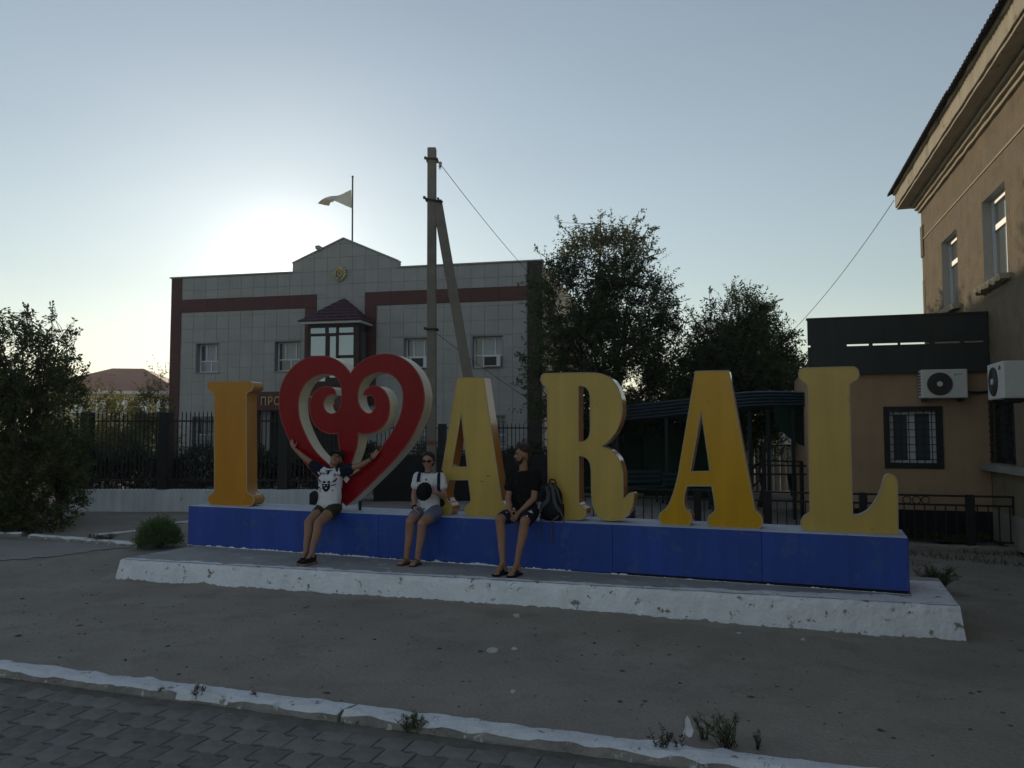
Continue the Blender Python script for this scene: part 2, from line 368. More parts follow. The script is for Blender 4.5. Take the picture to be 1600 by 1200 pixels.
# ------------------------------------------------------------------ kerbs
def rough_strip(name, u0, u1, mat, frame, width, z0, z1, seg=0.07, rough=0.01, seed=1, batter=0.0, taper=(0, 0)):
    """kerb-like bar with chipped, uneven arrises; frame(u,w,z)->world"""
    n = max(2, int((u1 - u0) / seg)); prof = [(0, z0), (0.0 - batter * 0.4, z0 + (z1 - z0) * 0.62), (0.012 - batter * 0.0, z1 - 0.020), (0.040, z1), (width * 0.5, z1 + 0.003), (width - 0.03, z1), (width, z1 - 0.015), (width, z0)]
    vs, fs, mi = [], [], []; m = len(prof)
    for i in range(n + 1):
        u = u0 + (u1 - u0) * i / n
        for j, (w, z) in enumerate(prof):
            a = rough * (2.0 if j in (2, 3, 6) else 1.0)
            nw = a * noise.noise((u * 5 + seed * 17, j * 1.7, seed)) + a * .6 * noise.noise((u * 17, j * 2.1, seed + 5))
            nz_ = a * noise.noise((u * 6, j * 1.3 + 50, seed + 9)) * (0 if j in (0, 7) else 1)
            sk = (taper[0] if i == 0 else taper[1] if i == n else 0) * (w / width)
            vs.append(frame(u + sk, w + nw, z + nz_))
    for i in range(n):
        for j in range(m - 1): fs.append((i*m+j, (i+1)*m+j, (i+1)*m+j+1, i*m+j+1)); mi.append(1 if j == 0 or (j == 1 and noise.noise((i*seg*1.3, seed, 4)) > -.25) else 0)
    fs.append(tuple(range(m))); fs.append(tuple(n*m + j for j in reversed(range(m)))); mi += [1, 1]
    me_b = MB().add(vs, fs); me_b.m = mi
    return me_b, name
def kerb_frame(u, w, z): return k_world(u, w - 0.2, z)
def ku(px, py): return (on_z(px, py, 0.03) - K0).dot(KU)
ub = ku(551, 1098)
for i, (a, b, lab, tp) in enumerate((
        (-9.0, ub - 0.012, 'long whitewashed kerb run left of the crack', (0, 0.06)),
        (ub + 0.02, 14.0, 'long whitewashed kerb run right of the crack', (0.05, 0)))):
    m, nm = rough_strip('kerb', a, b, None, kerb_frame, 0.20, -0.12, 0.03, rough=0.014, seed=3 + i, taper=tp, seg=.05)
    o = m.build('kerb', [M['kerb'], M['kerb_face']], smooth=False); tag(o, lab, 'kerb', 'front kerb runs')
def drift():
    vs, fs = [], []; n = 420; u0, u1 = -9.0, 12.0; K = 7
    for i in range(n + 1):
        u = u0 + (u1 - u0) * i / n; wd = .14 + .09*noise.noise((u*1.3, 2, 5)) + .05*noise.noise((u*5, 1, 5))
        for k in range(K):
            t = k / (K-1); w = -0.19 - wd * t; h = PAVE_Z + .016 - .030*t**1.6 + .004*noise.noise((u*9, w*9, 1)); vs.append(k_world(u, w, h))
    for i in range(n):
        for k in range(K-1): a = i*K + k; fs.append((a, a+1, a+K+1, a+K))
    o = MB().add(vs, fs).build('sand', M['drift'], smooth=True); tag(o, 'sandy dirt drifted along the foot of the front kerb', kind='stuff')
M['drift'] = pmat('drifted_sand', (0.15, 0.14, 0.125), 0.95, 0.3, 5, 0.6, 50, 0.1)
drift()
# far kerb and the little white edgings on the left, behind the dirt
def edging(p0, p1, z, wd, lab, seed):
    a, b = on_z(*p0, z), on_z(*p1, z); d = (b - a); L = d.length; d.normalize(); w = Vector((-d.y, d.x, 0))
    fr = lambda u, ww, zz: Vector((a.x + d.x*u + w.x*ww, a.y + d.y*u + w.y*ww, zz))
    m, nm = rough_strip('kerb', 0, L, None, fr, wd, -0.05, z, seg=0.12, rough=0.012, seed=seed)
    o = m.build('kerb', [M['kerb'], M['kerb_face']]); tag(o, lab, 'kerb', 'old edgings by the left path')
edging((-60, 834), (33, 832), 0.08, 0.16, 'short white edging under the dark left bush', 11)
edging((44, 835), (214, 849), 0.08, 0.16, 'white edging running to the green bush', 12)
edging((150, 835), (213, 829), 0.03, 0.12, 'thin slanting white edging behind the green bush', 13)
edging((262, 818), (298, 814), 0.03, 0.14, 'tiny white edging beside the blue plinth end', 14)
# pale worn path at the left
def sheet(name, pts, mat, label, kind='structure', cell=0.11, lift=0.010, zf=gz, rag=.12):
    P = [on_z(px, py, 0) for px, py in pts]; n = len(P)
    x0, x1, y0, y1 = min(p.x for p in P), max(p.x for p in P), min(p.y for p in P), max(p.y for p in P)
    def inside(x, y):
        c = False
        for i in range(n):
            a, b = P[i], P[i-1]
            if (a.y > y) != (b.y > y) and x < (b.x - a.x) * (y - a.y) / (b.y - a.y) + a.x: c = not c
        return c
    idx, vs, fs = {}, [], []
    def vid(i, j):
        if (i, j) not in idx:
            x, y = x0 + i*cell, y0 + j*cell; idx[(i, j)] = len(vs); vs.append((x + .04*noise.noise((x*4, y*4, 2)), y + .04*noise.noise((x*4, y*4, 6)), zf(x, y) + lift))
        return idx[(i, j)]
    for i in range(int((x1-x0)/cell)):
        for j in range(int((y1-y0)/cell)):
            cx, cy = x0 + (i+.5)*cell, y0 + (j+.5)*cell
            if inside(cx + rag*noise.noise((cx*2, cy*2, 4)), cy + rag*2*noise.noise((cx*2, cy*2, 8))): fs.append((vid(i,j), vid(i+1,j), vid(i+1,j+1), vid(i,j+1)))
    o = MB().add(vs, fs).build(name, mat, fix=False, smooth=True); tag(o, label, kind=kind); return o
M['path'] = pmat('pale_worn_path', (0.30, 0.29, 0.27), 0.95, 0.18, 1.0, 0.4, 30, 0.1)
sheet('path', [(-420, 912), (-150, 893), (60, 872), (160, 861), (215, 853), (110, 846), (-100, 842), (-420, 850)], M['path'], 'pale beaten path at the left')
sheet('pavement', [(640, 797), (1000, 803), (1010, 780), (840, 772), (640, 779)], M['path'], 'pale strip of ground behind the sign')

# ------------------------------------------------------------------ sign base: whitewashed step and blue plinth
def build_base():
    root = thing('sign_plinth', 'long blue plinth on a chipped whitewashed concrete step', 'plinth', s_world(0, 0, 0), SRZ)
    fl, fr = s_loc(on_z(188, 874, STEP_H)), s_loc(on_z(1500, 947, STEP_H))
    u0, u1 = fl.x, fr.x; wb = 1.15
    WF = lambda u: fl.y + (fr.y - fl.y) * (u - fl.x) / (fr.x - fl.x)
    # step: rough front with a rounded, chipped arris
    n = 190; vs, fs = [], []
    prof = [(-0.065, -0.13), (-0.05, 0.0), (-0.03, 0.12), (-0.012, 0.2), (0.0, STEP_H - 0.02), (0.02, STEP_H - 0.004), (0.06, STEP_H)]
    m = len(prof)
    for i in range(n + 1):
        u = u0 + (u1 - u0) * i / n
        for j, (w, z) in enumerate(prof):
            a = 0.016 if j in (3, 4, 5) else 0.01
            dw_ = a * noise.noise((u * 4, j * .9, 2)) + a * .7 * noise.noise((u * 13, j * 1.7, 5)); dz_ = (a * .7 * noise.noise((u * 7, j, 8))) if 0 < j else 0
            e = 0.03 * (1 - z / STEP_H) * (-1 if i == 0 else 1 if i == n else 0)
            vs.append((u + e, WF(u) + w + dw_, z + dz_))
    for i in range(n):
        for j in range(m - 1): fs.append((i*m+j, (i+1)*m+j, (i+1)*m+j+1, i*m+j+1))
    # end walls
    for i in (0, n):
        b = len(vs); ue = u0 if i == 0 else u1
        vs += [(ue, wb, STEP_H), (ue, wb, -0.13)]
        fs.append(tuple(i*m + j for j in range(m)) + (b, b + 1))
    st = MB().add(vs, fs).build('step_face', M['whitewash'], root, smooth=False)
    # dirt washed up against the foot of the step
    vs_, fs_ = [], []; nf = 420
    for i in range(nf + 1):
        u = u0 - .05 + (u1 - u0 + .1) * i / nf; h = .012 + .030*max(-.3, noise.noise((u*1.7, 6, 2))) + .030*max(0, noise.noise((u*7, 6, 5))) + .018*noise.noise((u*19, 2, 5))
        p = SU * u + SW * (WF(u) - .06) + BL; g0 = gz(p.x, p.y); q = SU * u + SW * (WF(u) - .30) + BL; g1 = gz(q.x, q.y)
        wv = .04*noise.noise((u*3, 1, 9))
        vs_ += [(u, WF(u) - .030, g0 + max(h, -.01)), (u, WF(u) - .085 + wv*.3, g0 + max(h*.45, -.01)), (u, WF(u) - .20 + wv, g1 + .006), (u, WF(u) - .34 + wv, g1 - .012)]
    for i in range(nf):
        for j in range(3): a = i*4+j; fs_.append((a, a+1, a+5, a+4))
    dr_ = MB().add(vs_, fs_).build('sand', M['dirt'], None, smooth=True, loc=(BL.x, BL.y, 0), rz=SRZ); tag(dr_, 'dirt washed up along the foot of the white step', kind='stuff')
    # step top, gently uneven
    nu, nw = 120, 14; vs, fs = [], []
    for i in range(nu + 1):
        for j in range(nw + 1):
            u = u0 + (u1 - u0) * i / nu; w = WF(u) + 0.06 + (wb - WF(u) - 0.06) * j / nw
            vs.append((u, w, STEP_H + 0.004 * noise.noise((u * 3, w * 3, 4)) + (0 if j else -0.002)))
    for i in range(nu):
        for j in range(nw): a = i*(nw+1)+j; fs.append((a, a+nw+1, a+nw+2, a+1))
    MB().add(vs, fs).build('step_top', M['slab_top'], root, smooth=True)
    # blue plinth core and its sheet facing (seams as seen)
    MB().box(0.012, PL_L - 0.012, 0.012, PL_D, STEP_H - 0.02, STEP_H + PL_H - 0.012).build('core', M['dark_wall'], root)
    seams = [0.0] + [s_loc(spt(px, 850)).x for px in (591, 957, 1190)] + [PL_L]
    for a, b in zip(seams[:-1], seams[1:]):
        MB().box(a + 0.002, b - 0.002, -0.006, 0.012, STEP_H + (0.012 if a < 6 else 0.030) + R.uniform(-.006, .004), STEP_H + PL_H + R.uniform(-.003, .002)).build('panel', M['blue'], root, bevel=0.003)
    MB().box(PL_L - 0.012, PL_L + 0.004, 0.014, PL_D, STEP_H + 0.004, STEP_H + PL_H).build('panel', M['blue'], root)
    MB().box(-0.004, 0.012, 0.014, PL_D, STEP_H + 0.004, STEP_H + PL_H).build('panel', M['blue'], root)
    # white-painted top
    vs, fs = [], []; nu = 90
    for i in range(nu + 1):
        u = 0.006 + (PL_L - 0.012) * i / nu
        fw = 0.010 + 0.010 * noise.noise((u * 6, 1, 1))
        vs += [(u, fw, STEP_H + PL_H - 0.004), (u, fw + .012, STEP_H + PL_H + 0.003), (u, PL_D - 0.006, STEP_H + PL_H + 0.003), (u, PL_D, STEP_H + PL_H - 0.02)]
    for i in range(nu):
        for j in range(3): a = i*4+j; fs.append((a, a+4, a+5, a+1))
    MB().add(vs, fs).build('top_sheet', M['top_white'], root)
    # ragged lime line left along the foot of the blue face
    vs, fs = [], []; nu = 400; L0 = 0.0
    for i in range(nu + 1):
        u = PL_L * i / nu
        h = max(0.0, 0.022 * noise.noise((u * 2.2, 9, 1)) + 0.024 * noise.noise((u * 9, 3, 2)) + 0.022 * noise.noise((u * 31, 5, 5)) + (0.008 if u < 6 else -.004))
        vs += [(u, -0.0095, STEP_H + 0.0), (u, -0.0095, STEP_H + 0.004 + h)]
    for i in range(nu): a = i*2; fs.append((a, a+2, a+3, a+1))
    MB().add(vs, fs).build('lime_line', M['whitewash'], root, fix=False)
    # limewash carried over the front of the step top, ragged towards the plinth
    vs, fs = [], []; nu = 260; K = 8
    for i in range(nu + 1):
        u = u0 + .01 + (u1 - u0 - .02) * i / nu; wd = .10 + .05*noise.noise((u*1.1, 4, 3)) + .09*noise.noise((u*3.7, 1, 3)) + .05*noise.noise((u*11, 1, 3)) + .30*max(0, (u - 7.4)/2.6)
        wd = min(max(wd, .02), -WF(u) - .012 if u < PL_L else 1.0)
        if u < .1 or u > PL_L + .02: wd = 1.3
        for k in range(K):
            w = WF(u) + .015 + (wd) * k/(K-1); vs.append((u, w, STEP_H + 0.004*noise.noise((u*3, w*3, 4)) + .005))
    for i in range(nu):
        for k in range(K-1): a = i*K+k; fs.append((a, a+K, a+K+1, a+1))
    MB().add(vs, fs).build('lime_strip', M['whitewash'], root, smooth=True)
    return root
M['blue'] = pmat('blue_painted_sheet', (0.016, 0.060, 0.325), 0.42, 0.14, 1.2, 0.06, 40, 0.4, col2=(0.034, 0.080, 0.290), thresh=0.56, streak=.14)
M['top_white'] = pmat('pale_painted_top', (0.47, 0.53, 0.63), 0.8, 0.12, 3, 0.2, 30, 0.2, col2=(0.36, 0.37, 0.38), thresh=0.60)
build_base()

# ------------------------------------------------------------------ letters
def crop(s, ox, oy, pts): return [(ox + x / s, oy + y / s) for x, y in pts]
def smooth_poly(pts, sub=5, corner=52):
    n = len(pts); P = [Vector((a, b)) for a, b in pts]; out = []
    def is_corner(i):
        a, b = (P[i] - P[i-1]), (P[(i+1) % n] - P[i])
        return math.degrees(a.angle(b, 0)) > corner
    cs = [is_corner(i) for i in range(n)]
    for i in range(n):
        p0, p1, p2, p3 = P[i-1], P[i], P[(i+1) % n], P[(i+2) % n]
        L = (p2 - p1).length
        if cs[i]: p0 = p1 - (p2 - p1) * 0.6
        if cs[(i+1) % n]: p3 = p2 + (p2 - p1) * 0.6
        # limit long neighbours so straight stems stay straight
        a, b = (p1 - p0), (p3 - p2)
        if a.length > 1e-6: a = a.normalized() * min(a.length, L)
        if b.length > 1e-6: b = b.normalized() * min(b.length, L)
        la, lb = (p1 - p0).length, (p3 - p2).length
        t1 = (a + (p2 - p1)) * 0.5 if not cs[i] else (p2 - p1); t2 = ((p2 - p1) + b) * 0.5 if not cs[(i+1) % n] else (p2 - p1)
        if L > 3.0 * max(min(la, 1e9), 1e-6) or L > 3.0 * max(lb, 1e-6):
            lim = 1.2 * min(la, lb) if min(la, lb) > 0 else L
            if not cs[i]: t1 = (p2 - p1).normalized() * L
            if not cs[(i+1) % n]: t2 = (p2 - p1).normalized() * L
        out.append(p1)
        for k in range(1, sub):
            t = k / sub; h1 = 2*t**3 - 3*t**2 + 1; h2 = t**3 - 2*t**2 + t; h3 = -2*t**3 + 3*t**2; h4 = t**3 - t**2
            out.append(p1*h1 + t1*h2 + p2*h3 + t2*h4)
    return out
LET_W, LET_D = 0.22, 0.235
def letter(name, label, loops_px, m_face, m_side, m_edge, shift=None, zfix=True, loops_uz=None, depth=LET_D, group='letters of the big town sign', extra=None):
    if loops_uz is None:
        loops_uz = []
        for lp in loops_px:
            q = [s_loc(spt(px, py, LET_W)) for px, py in lp]; loops_uz.append([(p.x, p.z) for p in q])
    zb = min(z for _, z in loops_uz[0])
    um = sum(a for a, _ in loops_uz[0]) / len(loops_uz[0])
    if zfix: loops_uz = [[(a, z - zb + STEP_H + PL_H + 0.003) for a, z in lp] for lp in loops_uz]
    z_top = STEP_H + PL_H + 0.003
    root = thing(name, label, 'sign letter', s_world(um, LET_W, z_top), SRZ, group)
    S = [smooth_poly([(a - um, z - z_top) for a, z in lp]) for lp in loops_uz]
    if zfix:                          # a flat seat on the plinth
        for lp in S:
            for p in lp:
                if p.y < 0.010: p.y = 0.0
    L3 = [[Vector((p.x, p.y, 0)) for p in lp] for lp in S]
    tris = tessellate_polygon(L3); flat = [p for lp in L3 for p in lp]
    MB().add([(p.x, 0.0, p.y) for p in flat], [tuple(t) for t in tris]).build('face', m_face, root)
    MB().add([(p.x, depth, p.y) for p in flat], [tuple(t) for t in tris]).build('back', m_side, root)
    sd, ed = MB(), MB()
    for lp in S:
        n = len(lp)
        sd.add([(p.x, 0.004, p.y) for p in lp] + [(p.x, depth - 0.002, p.y) for p in lp], [(i, (i+1) % n, (i+1) % n + n, i + n) for i in range(n)])
        vs = []
        for i in range(n):
            t = (lp[(i+1) % n] - lp[i-1]); t = t.normalized() if t.length else Vector((1, 0)); nn = Vector((t.y, -t.x)) * 0.007
            a, b = lp[i] + nn, lp[i] - nn
            vs += [(a.x, -0.004, a.y), (b.x, -0.004, b.y), (b.x, 0.004, b.y), (a.x, 0.004, a.y)]
        ed.add(vs, [(i*4 + k, ((i+1) % n)*4 + k, ((i+1) % n)*4 + (k+1) % 4, i*4 + (k+1) % 4) for i in range(n) for k in range(4)])
    so = sd.build('side_band', m_side, root, smooth=True)
    md = so.modifiers.new('edges', 'EDGE_SPLIT'); md.split_angle = math.radians(38)
    ed.build('edge_trim', m_edge, root)
    return root, loops_uz
def gloss(name, col, rough, spec=0.35, coat=0.10):
    c2 = (col[0]*.80, col[1]*.78, col[2]*.8)
    return pmat(name, col, rough, 0.08, 1.0, 0.03, 5, spec, coat=coat, streak=.09, fine=.02, col2=c2, thresh=.63, c2scale=6)
M['ochre'] = gloss('ochre_face', (0.46, 0.188, 0.005), 0.35)
M['ochre_side'] = gloss('ochre_side', (0.44, 0.205, 0.05), 0.26)
M['yellow'] = gloss('yellow_face', (0.51, 0.352, 0.085), 0.30)
M['amber'] = gloss('amber_face', (0.55, 0.295, 0.010), 0.20)
M['orange_side'] = gloss('orange_side', (0.46, 0.18, 0.025), 0.16, 0.7, 0.5)
M['red'] = gloss('red_face', (0.24, 0.006, 0.012), 0.20, .14, .03)
M['cream_side'] = gloss('cream_side', (0.62, 0.56, 0.43), 0.4)
M['edge'] = pmat('pale_edge_strip', (0.42, 0.33, 0.19), 0.5, 0.1, 5, 0.0)
M['edge_red'] = pmat('red_edge_strip', (0.30, 0.06, 0.05), 0.5, 0.1, 5, 0.0)

I_ = crop(5.458, 310, 580, [(110,88),(432,84),(456,96),(467,125),(460,153),(438,170),(416,184),(408,208),(410,600),(412,1018),(430,1044),(460,1058),(475,1085),(472,1115),(457,1138),(430,1145),(115,1138),(92,1118),(83,1085),(96,1056),(125,1040),(138,1013),(137,600),(136,205),(126,182),(96,165),(80,135),(79,110),(90,93)])
letter('letter_i', 'ochre letter I, first of the sign', [I_], M['ochre'], M['ochre_side'], M['edge'])
A2 = crop(4.2857, 1010, 560, [(328,82),(440,80),(550,78),(635,535),(720,985),(730,1016),(756,1040),(775,1070),(776,1100),(765,1124),(740,1134),(440,1122),(420,1105),(413,1077),(421,1051),(445,1031),(461,1010),(460,980),(450,915),(438,848),(355,848),(270,848),(256,900),(250,950),(253,985),(266,1010),(290,1030),(303,1060),(298,1093),(280,1112),(112,1106),(93,1087),(85,1060),(95,1032),(120,1012),(142,988),(166,940),(192,862),(215,765),(272,425)])
A2h = crop(4.2857, 1010, 560, [(367,340),(330,547),(293,755),(360,753),(427,752),(397,546)])
rA2, uzA = letter('letter_a', 'glossy amber letter A between the R and the L', [A2, A2h], M['amber'], M['orange_side'], M['edge'])
a1c = (s_loc(spt(670 + 218/4.8, 570 + 80/4.8, LET_W)).x + s_loc(spt(670 + 405/4.8, 570 + 76/4.8, LET_W)).x) / 2
a2c = (uzA[0][0][0] + uzA[0][2][0]) / 2
letter('letter_a', 'dull yellow letter A with orange sides beside the heart', None, M['yellow'], M['orange_side'], M['edge'], loops_uz=[[(a - a2c + a1c, z) for a, z in lp] for lp in uzA])
R_ = crop(4.8, 830, 570, [(105,65),(290,60),(470,60),(540,72),(600,105),(640,155),(665,210),(679,280),(680,350),(668,420),(640,490),(600,545),(560,585),(520,610),(545,618),(600,642),(645,690),(672,745),(685,800),(688,900),(688,1005),(705,995),(733,966),(755,956),(767,975),(768,1000),(762,1040),(745,1085),(715,1130),(680,1155),(630,1164),(560,1162),(520,1148),(488,1110),(465,1055),(455,980),(452,880),(450,780),(440,730),(420,700),(390,683),(355,678),(355,850),(356,1030),(375,1055),(400,1075),(410,1100),(405,1130),(388,1152),(360,1158),(115,1158),(94,1138),(88,1108),(98,1075),(118,1052),(128,1020),(125,600),(122,182),(115,165),(90,145),(75,120),(75,92),(85,72)])
R_h = crop(4.8, 830, 570, [(352,155),(385,155),(415,170),(435,200),(443,240),(443,370),(443,500),(430,545),(400,572),(370,578),(352,578),(352,366)])
letter('letter_r', 'yellow letter R behind the leaning backpack', [R_, R_h], M['yellow'], M['orange_side'], M['edge'])
L_ = crop(4.138, 1230, 560, [(105,68),(265,63),(425,60),(448,70),(462,95),(462,120),(450,140),(425,155),(406,168),(402,190),(412,600),(422,1025),(470,1020),(520,995),(560,950),(590,900),(610,850),(622,805),(636,768),(662,757),(690,765),(705,790),(712,830),(714,985),(716,1142),(420,1130),(130,1120),(105,1107),(92,1082),(90,1056),(101,1036),(125,1020),(143,1005),(148,983),(142,600),(136,205),(125,168),(100,150),(80,130),(75,105),(83,82)])
letter('letter_l', 'yellow letter L, last of the sign', [L_], M['yellow'], M['cream_side'], M['edge'])
H_out = [(540,1112),(470,1050),(400,985),(330,908),(265,830),(205,752),(150,668),(115,590),(90,520),(76,450),(73,380),(80,315),(100,250),(135,190),(180,140),(235,102),(290,80),(340,73),(400,76),(445,88),(490,112),(530,145),(555,176),(568,196),(590,162),(622,128),(670,95),(730,70),(800,58),(860,63),(920,84),(980,125),(1030,185),(1062,250),(1078,320),(1080,380),(1072,440),(1050,510),(1015,590),(970,670),(910,750),(840,830),(760,910),(680,988),(600,1062)]
H_l = [(485,235),(450,207),(400,198),(350,205),(300,225),(255,262),(225,312),(208,370),(205,430),(213,500),(235,570),(270,648),(310,715),(355,768),(405,815),(460,862),(515,905),(526,862),(510,790),(495,720),(485,660),(480,607),(440,612),(400,605),(350,580),(312,537),(290,480),(285,420),(295,370),(315,330),(345,302),(385,286),(425,288),(455,305),(470,345),(440,339),(410,349),(390,373),(380,402),(384,432),(402,460),(430,474),(457,470),(482,450),(500,415),(508,365),(506,305),(498,262)]
H_r = [(618,365),(624,305),(645,252),(680,215),(722,195),(770,187),(820,192),(865,212),(900,247),(924,290),(933,345),(930,410),(915,480),(885,552),(845,620),(800,682),(765,740),(700,805),(630,868),(562,912),(568,840),(592,765),(611,705),(620,650),(622,605),(660,612),(710,608),(760,590),(800,555),(827,507),(838,452),(838,400),(828,355),(805,316),(775,291),(735,280),(700,289),(672,310),(655,342),(690,347),(716,342),(736,372),(742,405),(736,440),(710,470),(678,468),(645,440),(625,402)]
hr, _ = letter('heart_sign', 'big red heart with curled scrolls and cream sides', [crop(4.444, 420, 540, H_out), crop(4.444, 420, 540, H_l), crop(4.444, 420, 540, H_r)], M['red'], M['cream_side'], M['edge_red'], zfix=False, group='letters of the big town sign')
hr['category'] = 'heart sign'
# little steel feet of the heart
for du_ in (0.16, -0.16):
    MB().bar((-0.03 + du_, LET_D * 0.5, 0.0), (-0.03 + du_, LET_D * 0.5, 0.13), 0.03).build('foot', M['black_metal'], hr)
MB().box(-0.62, -0.585, 0.05, 0.11, 1.12, 1.16).build('bolt', M['black_metal'], hr)
# bird-dropping like scratches on the yellow A stay as small dark nicks
# ------------------------------------------------------------------ office building behind
PH = math.radians(12.55)
OU, OW = Vector((math.cos(PH), -math.sin(PH), 0)), Vector((math.sin(PH), math.cos(PH), 0)); ORZ = -PH
O0 = at_y(268, 438, 36.0); O0 = Vector((O0.x, O0.y, 0))
def opt(px, py, w=0.0):
    p = on_plane(px, py, O0 + OW * w, OW); return ((p - O0).dot(OU), p.z)
def o_world(u, w, z):
    p = O0 + OU * u + OW * w; return Vector((p.x, p.y, z))
def subtract(rect, holes):
    out = [rect]
    for (a0, a1, b0, b1) in holes:
        nxt = []
        for (x0, x1, y0, y1) in out:
            ix0, ix1, iy0, iy1 = max(x0, a0), min(x1, a1), max(y0, b0), min(y1, b1)
            if ix0 >= ix1 - 1e-4 or iy0 >= iy1 - 1e-4: nxt.append((x0, x1, y0, y1)); continue
            if iy0 > y0 + 1e-3: nxt.append((x0, x1, y0, iy0))
            if iy1 < y1 - 1e-3: nxt.append((x0, x1, iy1, y1))
            if ix0 > x0 + 1e-3: nxt.append((x0, ix0, iy0, iy1))
            if ix1 < x1 - 1e-3: nxt.append((ix1, x1, iy0, iy1))
        out = nxt
    return out
def clip_poly(poly, convex):
    out = poly; n = len(convex)
    for i in range(n):
        (ax, ay), (bx, by) = convex[i], convex[(i+1) % n]; inp, out = out, []
        side = lambda p: (bx-ax)*(p[1]-ay) - (by-ay)*(p[0]-ax)
        for k in range(len(inp)):
            p, q = inp[k-1], inp[k]; sp, sq = side(p), side(q)
            if (sp < 0) != (sq < 0):
                t = sp / (sp - sq); out.append((p[0]+(q[0]-p[0])*t, p[1]+(q[1]-p[1])*t))
            if sq >= 0: out.append(q)
        if not out: return []
    return out
def pane_window(root, fw, u0, u1, z0, z1, rec, layout, frame_mat, pane_mats, fr=0.06, name='window', reveal=None, wd=0.06, sill=None):
    """window set back rec behind the wall plane; fw(u,w,z)->root-local; layout: list of (fu0,fu1,fz0,fz1) panes in 0..1"""
    fb = MB(); holes = []
    W, H = u1 - u0, z1 - z0
    for (a, b, c, d) in layout: holes.append((u0 + W*a, u0 + W*b, z0 + H*c, z0 + H*d))
    ins = [(x0 + fr*.5 if x0 > u0 + .01 else x0 + fr, x1 - fr*.5 if x1 < u1 - .01 else x1 - fr, y0 + fr*.5 if y0 > z0 + .01 else y0 + fr, y1 - fr*.5 if y1 < z1 - .01 else y1 - fr) for x0, x1, y0, y1 in holes]
    for (x0, x1, y0, y1) in subtract((u0, u1, z0, z1), ins):
        fb.add([fw(a, w, z) for w in (rec, rec + wd) for a, z in ((x0, y0), (x1, y0), (x1, y1), (x0, y1))], [(0,1,2,3),(7,6,5,4),(0,4,5,1),(1,5,6,2),(2,6,7,3),(3,7,4,0)])
    f = fb.build(name, frame_mat, root)
    for k, (x0, x1, y0, y1) in enumerate(ins):
        m = MB().add([fw(a, rec + wd * .6, z) for a, z in ((x0 - .01, y0 - .01), (x1 + .01, y0 - .01), (x1 + .01, y1 + .01), (x0 - .01, y1 + .01))] + [fw(a, rec + wd * .8, z) for a, z in ((x0 - .01, y0 - .01), (x1 + .01, y0 - .01), (x1 + .01, y1 + .01), (x0 - .01, y1 + .01))], [(0,1,2,3),(7,6,5,4),(0,4,5,1),(1,5,6,2),(2,6,7,3),(3,7,4,0)])
        m.build('pane', pane_mats[k % len(pane_mats)], f)
    if reveal is not None:
        rb = MB()
        for (a, b, c, d) in ((u0 - .03, u0, z0 - .03, z1 + .03), (u1, u1 + .03, z0 - .03, z1 + .03), (u0, u1, z0 - .03, z0), (u0, u1, z1, z1 + .03)):
            rb.add([fw(x, w, z) for w in (0.004, rec + wd + .01) for x, z in ((a, c), (b, c), (b, d), (a, d))], [(0,1,2,3),(7,6,5,4),(0,4,5,1),(1,5,6,2),(2,6,7,3),(3,7,4,0)])
        rb.build('reveal', reveal, f)
    return f
def ofw(u, w, z): return (u, w, z)
